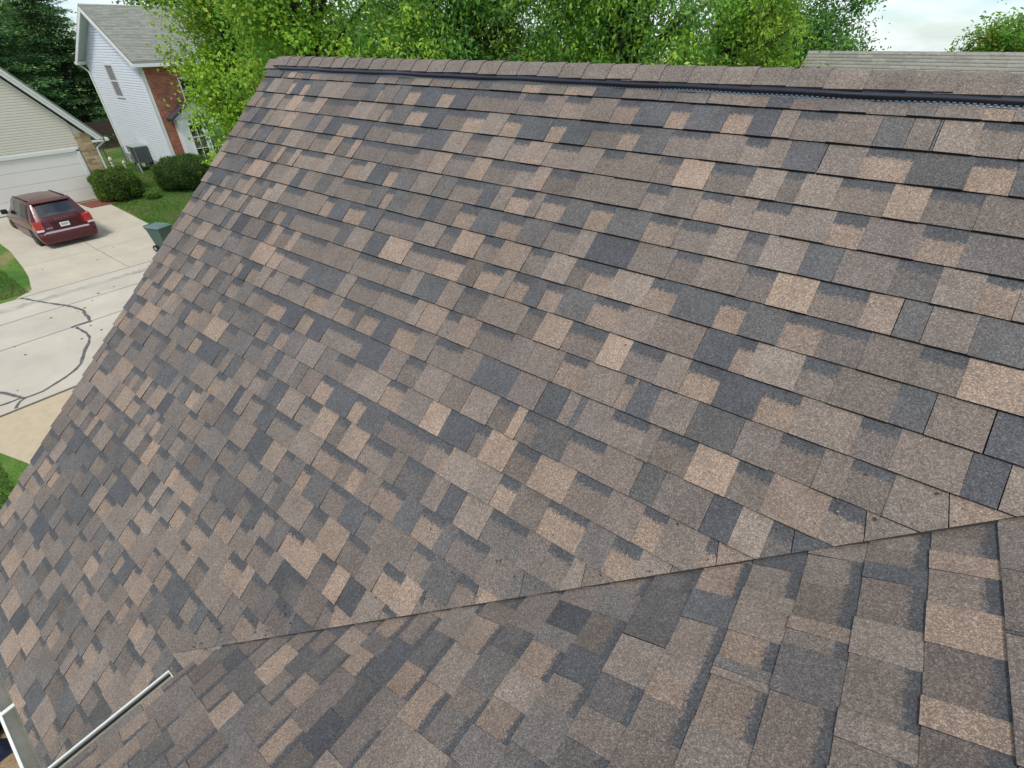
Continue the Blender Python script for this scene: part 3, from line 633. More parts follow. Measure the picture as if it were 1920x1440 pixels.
MB().tube([(GX+.25, 9.22, 2.92), (GX+.1, 9.0, 2.75), (GX+.02, 8.82, 2.6), (GX+.02, 8.82, .5), (GX+.15, 8.9, .42)], .045, 6).build('downspout', WHITE, gh)
# --- white two-storey house
wh = thing('white_house', 'white sided two storey house with brick front and grey roof behind the leafy tree', 'house', (0, 0, 0))
WX0, WX1, WY0, WY1, WB, WE, PX, PZ = -40.9, -33.7, 12.6, 24.0, .35, 6.08, -37.3, 8.42
wsl = (PZ-5.72)/(PX-WX0)
MB().extrude([(WX0, 0, WB-.3), (WX1, 0, WB-.3), (WX1, 0, WE), (PX, 0, PZ-.15), (WX0, 0, WE)], (0, WY0+.02, 0), (0, WY1, 0)).build('wall', BLUEW, wh)
MB().box(WX0+.01, WX1-.01, WY0-.03, WY0+.05, WB-.3, WB+.62).build('foundation', FOUND, wh)
def wr(z):
    if z < WE: return WX0, WX1
    k = (z-WE)/((PZ-.15-WE)/(PX-WX0)); return WX0+k, WX1-k
lap_y(WY0, wr, WB+.62, PZ-.2, .127).build('siding', BLUEW, wh)
MB().box(WX0-.03, WX0+.06, WY0-.055, WY0+.06, WB+.6, WE-.02).build('corner_post', WHITE, wh)
MB().box(WX1-.10, WX1+.035, WY0-.058, WY0+.10, WB, WE-.02).build('corner_post', WHITE, wh)
MB().box(WX1-.02, WX1+.03, WY0+.10, WY1, WB-.2, WE).build('brick_wall', BRICK, wh)
for sgn in (1, -1):
    f = lambda x: x if sgn > 0 else 2*PX-x
    e = 33.25; xe = -33.25; ze = 5.95
    pl = Plane((PX, 0, PZ+.10), (0, 1, 0), tuple((Vector((f(xe), 0, ze+.1))-Vector((PX, 0, PZ+.10))).normalized()))
    ln = (Vector((xe, 0, ze))-Vector((PX, 0, PZ))).length
    MB().extrude([(PX, 0, PZ), (f(xe), 0, ze), (f(xe), 0, ze+.09), (PX, 0, PZ+.09)], (0, WY0-.42, 0), (0, WY1+.3, 0)).build('roof', mat('roof_board', (.2, .2, .18), .9), wh)
    if sgn > 0: field_roof('shingle_field', wh, pl, WY0-.44, WY1+.3, ln+.02, .127, .32, (.30, .31, .27), 5)
    MB().extrude([(PX, 0, PZ-.02), (f(xe), 0, ze-.02), (f(xe-.03), 0, ze-.22), (PX, 0, PZ-.24)], (0, WY0-.46, 0), (0, WY0-.42, 0)).build('rake_board', WHITE, wh)
    MB().extrude([(PX, 0, PZ-.16), (f(WX1+.05), 0, 6.03), (f(WX1+.05), 0, 5.99), (PX, 0, PZ-.2)], (0, WY0-.42, 0), (0, WY0-.02, 0)).build('soffit', mat('soffit', (.46, .52, .46), .6), wh)
MB().box(WX1-.04, -33.12, WY0-.42, WY1, 5.81, 5.87).build('soffit', WHITE, wh)
MB().box(-33.24, -33.08, WY0-.44, WY1, 5.83, 5.97).build('gutter', WHITE, wh)
MB().box(-41.62, -41.0, WY0-.44, WY0+.3, 5.79, 5.93).build('eave_return', WHITE, wh)
MB().tube([(-33.15, WY0-.3, 5.83), (-33.3, WY0-.25, 5.65), (WX1+.02, WY0-.10, 5.48), (WX1+.0, WY0-.08, .6), (WX1+.1, WY0-.3, .45)], .055, 6).build('downspout', WHITE, wh)
MB().tube([(-41.4, WY0-.35, 5.83), (-40.95, WY0-.1, 5.43), (WX0-.0, WY0-.09, .6)], .05, 6).build('downspout', WHITE, wh)
# gable window (double hung)
w = MB(); wx0, wx1, wz0, wz1, t = -38.25, -37.25, 4.32, 5.80, .09
for (a, b, c, d) in ((wx0-t, wx1+t, wz1, wz1+t), (wx0-t, wx1+t, wz0-t, wz0), (wx0-t, wx0, wz0, wz1), (wx1, wx1+t, wz0, wz1)): w.box(a, b, WY0-.085, WY0+.02, c, d)
wo_ = w.build('window', WHITE, wh)
WPANE = mat('curtained_pane', (.30, .29, .30), .12, spec=.8)
MB().box(wx0, wx1, WY0-.052, WY0+.01, wz0, (wz0+wz1)/2-.03).build('pane', WPANE, wo_); MB().box(wx0, wx1, WY0-.056, WY0+.01, (wz0+wz1)/2+.03, wz1).build('pane', WPANE, wo_)
MB().box(wx0, wx1, WY0-.075, WY0+.01, (wz0+wz1)/2-.03, (wz0+wz1)/2+.03).build('sash_rail', WHITE, wo_)
# bay entry on the brick front
bay = MB().box(WX1, WX1+.5, 13.25, 15.6, WB, 3.35).build('bay', mat('bay_white', (.70, .73, .72), .55), wh)
MB().extrude([(0, 13.05, 3.35), (0, 15.8, 3.35), (0, 14.42, 4.2)], (WX1, 0, 0), (WX1+.55, 0, 0)).build('bay_gable', mat('bay_gable_m', (.62, .64, .62), .6), wh)
for i in range(5): MB().box(WX1+.555, WX1+.57, 13.2+i*.25, 15.65-i*.25, 3.42+i*.15, 3.44+i*.15).build('board_lip', WHITE, bay)
for sgn in (1, -1):
    f = lambda y: y if sgn > 0 else 28.84-y
    MB().extrude([(0, f(12.95), 3.32), (0, f(14.42), 4.26), (0, f(14.42), 4.36), (0, f(12.92), 3.42)], (WX1, 0, 0), (WX1+.72, 0, 0)).build('bay_roof', mat('bay_roof_m', (.05, .04, .05), .9), wh)
window_x(wh, WX1+.5, 13.75, 14.45, 1.2, 3.0, 3, 2); window_x(wh, WX1+.5, 14.7, 15.3, 1.2, 3.0, 3, 2)
window_x(wh, WX1+.03, 14.3, 15.4, 4.1, 5.2, 2, 2); window_x(wh, WX1+.03, 17.5, 18.6, 3.9, 5.2, 2, 2)
MB().tube([(PX+.6, 17.2, PZ-.3), (PX+.6, 17.2, PZ+.42)], .09, 8).build('vent_pipe', WHITE, wh)
# --- grey roofed house beyond the ridge
FR = Plane((0, 16.2, 6.64), (1, 0, 0), (0, -math.cos(R(27)), -math.sin(R(27))))
fh = thing('grey_roof_house', 'house with plain grey shingle roof beyond the dark ridge vent', 'house', (0, 0, 0))
field_roof('shingle_field', fh, FR, -2.8, 14, 5.6, .135, .305, (.245, .240, .205), 9, .86, 1.10)
slab(FR, [(-2.78, .0), (14, 0), (14, 5.6), (-2.78, 5.6)], -.05, -.006).build('deck', DECK, fh)
FR2 = Plane((0, 16.2, 6.64), (1, 0, 0), (0, math.cos(R(27)), -math.sin(R(27))))
slab(FR2, [(-2.8, -.02), (14, -.02), (14, 5.6), (-2.8, 5.6)], -.05, .004).build('rear_slope', mat('grey_shingle'), fh)
x = -2.82
while x < 14:
    k = random.uniform(.9, 1.1); c = [FR.pt(x, .11, .014), FR.pt(x+.31, .11, .009), FR.pt(x+.31, -.005, .012), FR.pt(x, -.005, .017), FR2.pt(x, .11, .014), FR2.pt(x+.31, .11, .009)]
    fast('ridge_cap', np.array(c), np.array([(0, 1, 2, 3), (3, 2, 5, 4)]), GREYR, fh, np.tile(np.array((.25, .247, .215))*k, (6, 1))); x += .27
MB().extrude([(0, 11.6, 0), (0, 20.8, 0), (0, 20.8, 4.1), (0, 16.2, 6.5), (0, 11.6, 4.1)], (-2.5, 0, 0), (13.6, 0, 0)).build('wall', CREAM, fh)

# ------------------------------------------------------------------ small yard things
ac = thing('air_conditioner', 'grey green air conditioning unit on a stand against the white siding', 'air conditioner', (-37.3, 12.12, WB))
ACM = mat('ac_grey', (.20, .24, .235), .5, noise=.1, nscale=5); ACD = mat('ac_dark', (.05, .06, .06), .6)
MB().box(-.5, .5, -.36, .36, .55, 1.42).build('cabinet', ACM, ac, bevel=.02); MB().box(-.53, .53, -.39, .39, 1.42, 1.47).build('top', mat('ac_top', (.30, .36, .34), .5), ac)
for i in range(13): MB().box(-.02, .47, -.378, -.362, .62+i*.06, .645+i*.06).build('louver', ACD, ac)
for i in range(13): MB().box(.502, .515, -.33, .33, .62+i*.06, .645+i*.06).build('louver', ACD, ac)
MB().box(-.42, -.22, -.372, -.361, 1.0, 1.12).build('label_plate', WHITE, ac); MB().box(-.42, -.3, -.372, -.361, .75, .86).build('access_cover', ACD, ac)
for sx in (-.42, .42):
    for sy in (-.28, .28): MB().box(sx-.03, sx+.03, sy-.03, sy+.03, -.02, .55).build('leg', ACD, ac)
MB().tube([(.1, -.3, .56), (.5, -.42, .42), (.9, -.5, .1), (1.25, -.6, .02)], .04, 6).build('pipe', ACM, ac)
MB().tube([(-.1, -.3, .56), (.3, -.5, .34), (.75, -.62, .04)], .03, 6).build('pipe', ACD, ac)
# plank fence
fen = thing('plank_fence', 'dark brown wooden plank fence under the conifers', 'fence', (-47.5, 0, .45))
PLK = mat('fence_wood', (.075, .05, .042), .85, noise=.35, nscale=6)
pm = MB().box(-.01, .012, -.068, .068, 0, 1.75); pmesh = pm.build('plank', PLK, fen); pmesh.location = (0, 6, 0)
for i in range(1, 70):
    o = pmesh.copy(); COL.objects.link(o); o.parent = fen; o.location = (random.uniform(-.008, .008), 6+i*.146, random.uniform(-.03, .03))
for z in (.4, 1.4): MB().box(-.05, -.015, 5.9, 16.2, z-.045, z+.045).build('rail', PLK, fen)
# wire fence
wf = thing('wire_fence', 'low rusty wire fence between stone corner and white siding', 'fence', (-40.8, 0, .45))
RST = mat('rusty_wire', (.12, .10, .08), .7, metal=.3, noise=.4, nscale=10)
for y in (9.2, 10.3, 11.4, 12.4): MB().tube([(0, y, -.1), (0, y, 1.1)], .03, 6).build('post', RST, wf)
mb = MB()
for i in range(11): mb.tube([(0, 9.2, .08+i*.1), (0, 12.4, .08+i*.1)], .006, 4)
for i in range(33): mb.tube([(0, 9.2+i*.1, .05), (0, 9.2+i*.1, 1.08)], .006, 4)
mb.build('mesh_wire', RST, wf)
def lathe(mb, prof, n=12, c=(0, 0)):
    vs = [(c[0]+r*math.cos(2*math.pi*k/n), c[1]+r*math.sin(2*math.pi*k/n), z) for r, z in prof for k in range(n)]
    return mb.add(vs, [(i*n+k, i*n+(k+1) % n, (i+1)*n+(k+1) % n, (i+1)*n+k) for i in range(len(prof)-1) for k in range(n)])
for (x, y, s, lb) in ((-38.9, 11.0, .8, 'taller white garden ornament beside the wire fence'), (-38.0, 11.35, .62, 'shorter white garden ornament near the air conditioner')):
    gn = thing('garden_ornament', lb, 'ornament', (x, y, gz(x)), group='white garden ornaments')
    ST = mat('ornament_stone', (.62, .58, .50), .8, noise=.15, nscale=8)
    lathe(MB(), [(.0, 0), (.16*s, 0), (.16*s, .08*s), (.1*s, .12*s), (.09*s, .45*s), (.14*s, .55*s), (.0, .56*s)]).build('pedestal', ST, gn, smooth=True)
    lathe(MB(), [(.0, .55*s), (.1*s, .56*s), (.16*s, .68*s), (.12*s, .82*s), (.05*s, .9*s), (0, .92*s)]).build('finial', ST, gn, smooth=True)

# ------------------------------------------------------------------ trash cart
cart = thing('trash_cart', 'green wheeled trash cart standing at the driveway edge', 'trash cart', (-22.75, 7.0, .016), (0, 0, R(200)))
TG = mat('cart_green', (.050, .095, .078), .5, noise=.06, nscale=6); TG2 = mat('cart_lid_green', (.085, .155, .145), .45)
def frust(z0, z1, a0, b0, a1, b1, ox=0):
    return MB().add([(-a0, -b0, z0), (a0, -b0, z0), (a0, b0, z0), (-a0, b0, z0), (-a1+ox, -b1, z1), (a1+ox, -b1, z1), (a1+ox, b1, z1), (-a1+ox, b1, z1)], [(0, 3, 2, 1), (4, 5, 6, 7), (0, 1, 5, 4), (1, 2, 6, 5), (2, 3, 7, 6), (3, 0, 4, 7)])
frust(.06, .92, .23, .22, .34, .29, .03).build('body', TG, cart, bevel=.025); frust(.90, .96, .36, .31, .37, .32, .03).build('rim', TG, cart, bevel=.01)
frust(.962, 1.03, .38, .33, .30, .26, .03).build('lid', TG2, cart, bevel=.02)
MB().tube([(.40, -.25, .97), (.47, -.25, .99), (.47, .25, .99), (.40, .25, .97)], .018, 8).build('handle', TG, cart)
for sy in (-.27, .27):
    wl = MB().tube([(.25, sy-.035, .13), (.25, sy+.035, .13)], .13, 18).build('wheel', BLACK, cart); MB().tube([(.25, sy-.038, .13), (.25, sy+.038, .13)], .06, 12).build('hub', mat('hub_grey', (.3, .3, .3), .5), wl)
MB().tube([(.25, -.26, .13), (.25, .26, .13)], .015, 6).build('axle', BLACK, cart)
MB().box(.325, .345, -.12, .12, .62, .68).build('grab_bar', BLACK, cart)

# ------------------------------------------------------------------ minivan
van = thing('minivan', 'dark red minivan parked tail out on the concrete driveway', 'van', (-26.42, 5.0, gz(-26.5)+.012), (0, math.atan(.05), math.pi))
def paint():
    m = bpy.data.materials.new('maroon_paint'); m.use_nodes = True; b = m.node_tree.nodes['Principled BSDF']; b.inputs['Base Color'].default_value = (.075, .0035, .009, 1)
    b.inputs['Roughness'].default_value = .35; b.inputs['Metallic'].default_value = .1; b.inputs['Coat Weight'].default_value = .45; b.inputs['Coat Roughness'].default_value = .04; return m
SGLASS = mat('tinted_glass', (.008, .010, .010), .12, spec=.35); PAINT = paint(); CHROME = mat('chrome', (.75, .75, .78), .15, metal=1); RED = mat('tail_red', (.42, .012, .010), .15, coat=1); TYRE = mat('tyre', (.018, .018, .019), .85); RIM = mat('rim', (.10, .10, .11), .4, metal=.8); CLEAR = mat('clear_lens', (.7, .7, .68), .1)
#        x     top   w_low  w_belt  w_top
ST_ = [(0.00, .60, .84, .80, .70), (.03, .64, .92, .88, .8), (.10, .665, .97, .93, .84), (.115, .70, .97, .93, .84), (.15, .98, .985, .95, .86), (.19, 1.10, .985, .96, .84), (.26, 1.20, .985, .965, .80), (.50, 1.64, .99, .965, .70), (.56, 1.715, .99, .965, .69),
       (.80, 1.735, .99, .968, .70), (1.6, 1.755, .99, .97, .715), (2.6, 1.755, .99, .97, .715), (3.2, 1.72, .99, .965, .69), (3.5, 1.60, .985, .96, .68), (4.15, 1.14, .975, .94, .76), (4.7, 1.02, .95, .90, .74), (5.0, .86, .88, .82, .66), (5.12, .62, .74, .70, .55)]
def sec(x):
    xs = [s[0] for s in ST_]; i = min(max(np.searchsorted(xs, x)-1, 0), len(ST_)-2); k = (x-xs[i])/(xs[i+1]-xs[i]); a, b = np.array(ST_[i]), np.array(ST_[i+1])
    return a+(b-a)*min(max(k, 0), 1)
def section(x):
    _, top, wl, wb, wt = sec(x)
    raw = [(wl*.92, .21), (wl*.985, .34), (wl, .55), (wl, .78), (wb, 1.06), (wt+.03, top-.10), (wt-.03, top-.025), (wt*.5, top+.008), (0, top+.018)]
    out = []
    for i, (y, z) in enumerate(raw):
        lim = top-.012*(len(raw)-2-i) if i < 6 else 9
        if i < 6 and z > lim: z = lim; y = min(y, wb-.02*(i >= 4))
        out.append((y, z))
    return out
def spt(x, s):       # s in 0..8 along the half section, negative y side by sign
    q = section(x); s0 = min(int(abs(s)), 7); k = abs(s)-s0; y = q[s0][0]+(q[s0+1][0]-q[s0][0])*k; z = q[s0][1]+(q[s0+1][1]-q[s0][1])*k; return y, z
mb = MB(); vs = []; xs_ = sorted(set([s[0] for s in ST_]+list(np.linspace(.6, 5.0, 18)))); ns = 17
for x in xs_:
    q = section(x); ringp = [(x, y, z) for y, z in q]+[(x, -y, z) for y, z in q[-2::-1]]; vs += ringp
mb.add(vs, [(i*ns+j, i*ns+j+1, (i+1)*ns+j+1, (i+1)*ns+j) for i in range(len(xs_)-1) for j in range(ns-1)]+[tuple(range(ns)), tuple((len(xs_)-1)*ns+j for j in range(ns))]+[((i+1)*ns, i*ns, i*ns+ns-1, (i+1)*ns+ns-1) for i in range(len(xs_)-1)])
body = mb.build('body', PAINT, van, smooth=True); body.data.polygons.foreach_set('use_smooth', [True]*len(body.data.polygons))
md = body.modifiers.new('es', 'EDGE_SPLIT'); md.split_angle = R(40)
def patch(name, x0, x1, s0, s1, m, side=1, off=.006, nx=5, nsx=3, x0t=None, x1t=None, parent=van):
    V = []; 
    for i in range(nx+1):
        for j in range(nsx+1):
            s = s0+(s1-s0)*j/nsx; kk = j/nsx
            xa = x0+((x0t if x0t is not None else x0)-x0)*kk; xb = x1+((x1t if x1t is not None else x1)-x1)*kk
            x = xa+(xb-xa)*i/nx; y, z = spt(x, s)
            y2, z2 = spt(x, min(s+.05, 8)); dy, dz = y2-y, z2-z; l = math.hypot(dy, dz) or 1
            xe_ = .01; yb, zb = spt(x+xe_, s); nx_ = Vector((0, dz/l, -dy/l)); tx = Vector((xe_, yb-y, zb-z)); td = Vector((0, dy, dz)); n_ = tx.cross(td); n_ = n_.normalized() if n_.length > 1e-9 else nx_
            if n_.z < -.3 or n_.dot(Vector((0, y if s < 7 else .0, z-.8))) < 0: n_ = -n_
            P = Vector((x, y, z))+n_*off; V.append((P.x, P.y*side, P.z))
    k = nsx+1; return MB().add(V, [(i*k+j, i*k+j+1, (i+1)*k+j+1, (i+1)*k+j) for i in range(nx) for j in range(nsx)]).build(name, m, parent, smooth=True)
for sd_ in (1, -1):
    patch('side_window', .62, 1.42, 4.12, 5.0, SGLASS, sd_, x0t=.74); patch('side_window', 1.50, 2.40, 4.12, 5.0, SGLASS, sd_); patch('side_window', 2.50, 3.62, 4.12, 5.0, SGLASS, sd_, x1t=3.22)
    patch('door_trim', .7, 3.9, 2.42, 2.56, BLACK, sd_, .008); patch('sill_trim', .55, 4.5, 0.1, .9, BLACK, sd_, .006, nx=10)
    for xx in (1.46, 2.45, 3.62): patch('door_seam', xx-.006, xx+.006, 1.0, 4.1, BLACK, sd_, .003, nx=1, nsx=8)
# windscreen + rear glass span the roof centre: build from both halves
def span(name, x0, x1, smin, m, off, nx=6, yk=1.):
    V = []
    for i in range(nx+1):
        x = x0+(x1-x0)*i/nx; row = []
        for j in range(9):
            u = -1+2*j/8; s = 8-abs(u)*(8-smin); y, z = spt(x, s); row.append((x+(-off if x < 1 else off), y*(1 if u > 0 else -1), z+off*.7))
        V += row
    return MB().add(V, [(i*9+j, i*9+j+1, (i+1)*9+j+1, (i+1)*9+j) for i in range(nx) for j in range(8)]).build(name, m, van, smooth=True)
rg = span('rear_window', .245, .485, 6.35, GLASS, .010); span('windscreen', 3.42, 4.08, 6.2, GLASS, .010)
MB().add([(.40, -.66, 1.70), (.40, .66, 1.70), (.72, .66, 1.755), (.72, -.66, 1.755), (.40, -.66, 1.665), (.40, .66, 1.665)], [(0, 1, 2, 3), (4, 5, 1, 0), (3, 2, 5, 4)]).build('spoiler', PAINT, van)
for y in (-.62, .62): MB().box(.9, 3.0, y-.02, y+.02, 1.735, 1.765).build('roof_rail', BLACK, van, bevel=.008)
for sd_ in (1, -1):
    lt = MB().add([(.045, .70*sd_, .74), (.045, .70*sd_, 1.06), (.10, .97*sd_, 1.07), (.34, .988*sd_, 1.10), (.34, .992*sd_, .80), (.10, .988*sd_, .74), (.15, .66*sd_, 1.06), (.15, .66*sd_, .74)], [(0, 1, 2, 5), (2, 3, 4, 5), (1, 0, 7, 6), (1, 6, 3, 2), (0, 5, 4, 7)]).build('tail_light', RED, van, bevel=.012)
    MB().add([(.038, .74*sd_, .70), (.038, .74*sd_, .775), (.092, .975*sd_, .775), (.092, .975*sd_, .70)], [(0, 1, 2, 3)]).build('reversing_lens', CLEAR, lt)
    MB().box(-.004, .05, .60*sd_-.08, .60*sd_+.08, .44, .50).build('reflector', RED, van)
    m_ = MB().box(3.52, 3.68, .99*sd_-.02, .99*sd_+.20*sd_, 1.06, 1.24).build('mirror', BLACK, van, bevel=.03)
    for wx in (1.02, 4.10):
        MB().tube([(wx, sd_*.80, .35), (wx, sd_*.998, .35)], .385, 28).build('wheel_arch', BLACK, van)
        ty = MB().tube([(wx, sd_*.78, .335), (wx, sd_*.80, .335), (wx, sd_*.985, .335), (wx, sd_*1.004, .335)], [.30, .335, .335, .31], 28).build('tyre', TYRE, van)
        MB().tube([(wx, sd_*.99, .335), (wx, sd_*1.008, .335)], .215, 20).build('rim', RIM, ty)
        for k in range(5):
            a = k*2*math.pi/5; c, s_ = math.cos(a), math.sin(a)
            MB().tube([(wx, sd_*1.010, .335), (wx+c*.2, sd_*1.010, .335+s_*.2)], .022, 6).build('spoke', RIM, ty)
MB().box(-.03, .10, -.88, .88, .36, .585).build('bumper', PAINT, van, bevel=.06)
MB().box(-.022, .085, -.74, .74, .590, .662).build('bumper_step', mat('bumper_sky_sheen', (.50, .44, .52), .18, coat=.8, metal=.3), van, bevel=.02)  # purple-white base colour paints the sky reflection on the bumper top
pr = MB().box(.10, .14, -.42, .42, .70, .99).build('plate_recess', mat('maroon_dark', (.05, .004, .008), .4), van)
plate = MB().box(.085, .099, -.16, .16, .755, .915).build('licence_plate', mat('plate', (.72, .74, .74), .4), van)
MB().box(.08, .13, -.44, .44, .985, 1.015).build('handle_bar', PAINT, van, bevel=.01)
for i, (y, z) in enumerate([(-.09, .845), (-.045, .845), (0, .845), (.045, .845), (.09, .845)]): MB().box(.083, .0845, y-.013, y+.013, z-.04, z+.035).build('plate_mark', mat('plate_ink', (.12, .2, .28), .5), plate)
def text_mesh(body_, size, loc, rot, m, parent, name, spacing=1.):
    cu = bpy.data.curves.new(name, 'FONT'); cu.body = body_; cu.size = size; cu.extrude = .006; cu.align_x = 'CENTER'; cu.space_character = spacing
    to = bpy.data.objects.new('tmp', cu); COL.objects.link(to); dg = bpy.context.evaluated_depsgraph_get(); me = bpy.data.meshes.new_from_object(to.evaluated_get(dg)); bpy.data.objects.remove(to)
    o = bpy.data.objects.new(name, me); me.materials.clear(); me.materials.append(m); COL.objects.link(o); o.parent = parent; o.location = loc; o.rotation_euler = rot; return o
text_mesh('DODGE', .075, (.125, 0, 1.03), (R(72), 0, R(-90)), CHROME, van, 'lettering', 2.2)
text_mesh('CARAVAN', .05, (.118, .52, .76), (R(80), 0, R(-90)), CHROME, van, 'lettering', 1.1)
MB().tube([(.85, -.03, 1.2), (.85, -.03, 1.2001)], .001, 4).build('tail_badge', CHROME, van) if False else None
MB().tube([(.42, 0, 1.56), (.22, .18, 1.14)], .010, 5).build('rear_wiper', BLACK, van)
MB().tube([(.06, .35, .26), (.0, .35, .25)], .03, 8).build('exhaust', BLACK, van)

def ground_at(px, py):
    d = ray(px, py); k = CAMZ/-d[2]; return (k*d[0], k*d[1], 0.)
# ------------------------------------------------------------------ vegetation
def crown_points(r, n, c, rad, shell=.55):
    d = unit(r.normal(size=(n, 3))); k = (r.random(n)**(1/3))*(1-shell)+shell*r.random(n)**.35
    return c+d*k[:, None]*rad
def tree(name, label, base, H, cz, rad, nl, leaf, cols, seed, droop=.25, ncl=260, csize=.42, cat='tree', group=None, material=None, trunk_r=.17, asp=.62, lobes=0, flat=.7):
    r = np.random.default_rng(seed); rr = random.Random(seed); root = thing(name, label, cat, base, group=group); rad = np.array(rad, float); c = np.array([0, 0, cz])
    # lobed outline: several overlapping masses
    cl = []; L_ = max(lobes, 1)
    lob = [(c+unit(r.normal(size=3))*rad*.55*(lobes > 0), rad*(1 if not lobes else r.uniform(.45, .72))) for _ in range(L_)]
    if lobes: lob.append((c, rad*.62))
    for k in range(ncl):
        q = lob[k % len(lob)]; cl.append(crown_points(r, 1, q[0], q[1])[0])
    cl = np.array(cl); cl = cl[cl[:, 2] > .6]
    # trunk and limbs
    mb = MB(); top = Vector((rr.uniform(-.3, .3), rr.uniform(-.3, .3), cz+rad[2]*.55)); pts = [Vector((0, 0, -.1))]
    for k in range(1, 7): pts.append(Vector((0, 0, 0)).lerp(top, k/6)+Vector((rr.uniform(-.12, .12), rr.uniform(-.12, .12), 0)))
    mb.tube(pts, [trunk_r*(1.25 if k == 0 else 1-.13*k) for k in range(7)], 9); mb.build('trunk', BARK, root, smooth=True)
    br = MB(); idx = r.permutation(len(cl))[:min(70, len(cl))]
    for k in idx:
        e = Vector(cl[k]); s_ = min(max((e.z-rad[2]*.25)/max(top.z, .1), .18), .93); st = Vector((0, 0, 0)).lerp(top, s_*.92); st.z = min(st.z, e.z)
        mid = st.lerp(e, .5)+Vector((rr.uniform(-.2, .2), rr.uniform(-.2, .2), .12*(e-st).length)); br.tube([st, mid, e], [trunk_r*.30, trunk_r*.16, .012], 5, caps=False)
    br.build('branches', BARK, root, smooth=True)
    per = max(1, nl//len(cl)); ci = np.repeat(np.arange(len(cl)), per); m = len(ci); off = r.normal(size=(m, 3))*np.array([1, 1, flat])*csize*r.uniform(.5, 1.25, len(cl))[ci][:, None]
    C = cl[ci]+off; C[:, 2] = np.maximum(C[:, 2], .15)
    C[:, 2] -= droop*np.abs(off[:, :2]).sum(1)*.5
    out = unit(C-c+1e-4); ax = unit(r.normal(size=(m, 3))*.7+unit(off)*.7-np.array([0, 0, droop])); nr = unit(r.normal(size=(m, 3))*.55+np.array([0, 0, .8])+out*.4)
    ck = r.uniform(.72, 1.2, len(cl))[ci]; cols = np.array(cols); pick = (r.random(m)*len(cols)).astype(int); ctone = (r.random(len(cl))*len(cols)).astype(int)[ci]
    tone = np.where((r.random(m) < .65)[:, None], cols[ctone], cols[pick])*(ck*r.uniform(.75, 1.25, m))[:, None]
    s = leaf*r.uniform(.6, 1.3, m)
    leaves('crown', C, ax, nr, s, s*asp, tone, material or LEAF, root); return root
G_BRIGHT = [(0.251, 0.46, 0.04), (0.317, 0.517, 0.047), (0.159, 0.345, 0.04), (0.397, 0.546, 0.066)]
G_MID = [(0.163, 0.355, 0.05), (0.227, 0.439, 0.058), (0.122, 0.287, 0.05), (0.341, 0.524, 0.072)]
G_SILV = [(0.151, 0.351, 0.069), (0.236, 0.474, 0.083), (0.119, 0.281, 0.069), (0.405, 0.597, 0.069)]
G_DARK = [(0.09, 0.212, 0.05), (0.122, 0.268, 0.058), (0.073, 0.17, 0.043), (0.179, 0.293, 0.05)]
tree('maple_tree', 'bright yellow green leafy tree hiding the brick front', (-20.2, 10.85, 0), 10, 5.9, (2.5, 2.5, 4.6), 60000, .12, G_BRIGHT, 21, .15, 460, .36, lobes=9, asp=.8)
tree('maple_tree', 'thin leafed tree with bare dark forked stems left of the ridge end', (-13.0, 9.2, 0), 11, 7.2, (2.6, 2.2, 3.6), 22000, .10, G_BRIGHT+G_MID[:2], 22, .2, 290, .32, lobes=7, asp=.75, trunk_r=.2)
tree('silver_maple', 'feathery drooping green tree rising behind the ridge middle', (-9.6, 10.6, 0), 12, 7.3, (2.5, 2.1, 3.8), 44000, .115, G_SILV, 23, .55, 340, .30, lobes=8, asp=.42, trunk_r=.22)
tree('silver_maple', 'drooping green tree with thick dark slanting trunk behind the ridge', (-6.0, 12.2, 0), 12, 7.2, (2.5, 2.2, 3.8), 46000, .115, G_SILV+G_BRIGHT[:1], 24, .6, 350, .30, lobes=8, asp=.42, trunk_r=.26)
tree('locust_tree', 'yellow green feathery tree just left of the grey roof', (-4.35, 14.2, 0), 11, 6.9, (1.5, 1.5, 3.4), 24000, .10, G_BRIGHT+G_MID, 25, .5, 230, .27, lobes=6, asp=.42)
tree('elm_tree', 'blue green tree with ragged top standing past the left end of grey roof', (-5.6, 24.5, 0), 11, 6.3, (3.2, 3.2, 3.2), 44000, .125, G_SILV[:3]+G_DARK[:2], 26, .05, 460, .34, lobes=11)
tree('round_tree', 'rounded green tree alone beyond the grey roof', (3.6, 41.5, 0), 9, 5.1, (3.7, 3.6, 3.0), 40000, .19, G_MID[:3]+[(.20, .25, .03)], 27, .1, 320, .42, lobes=9)
tree('far_tree', 'dark tree crown looming over the ridge of the white house', (-58, 29, .45), 15, 10.0, (6.5, 6.5, 5.5), 22000, .26, G_DARK, 28, .1, 420, .6, lobes=9, trunk_r=.35)
tree('far_tree', 'dark tree filling the gap behind the conifers', (-70, 17, .45), 13, 5.4, (7, 5, 4.6), 18000, .34, G_DARK, 29, .1, 320, .8, lobes=8, trunk_r=.35)
tree('far_tree', 'tree between the maple and white house roof', (-40, 35, .45), 13, 6.4, (6.0, 6, 4.4), 20000, .26, G_MID, 30, .1, 360, .6, lobes=8, trunk_r=.35)
tree('far_tree', 'tall tree standing well behind the drooping trees', (-15, 26, 0), 13, 5.0, (4.5, 4, 3.6), 14000, .18, G_MID+G_DARK, 31, .2, 260, .5, lobes=9, trunk_r=.3)
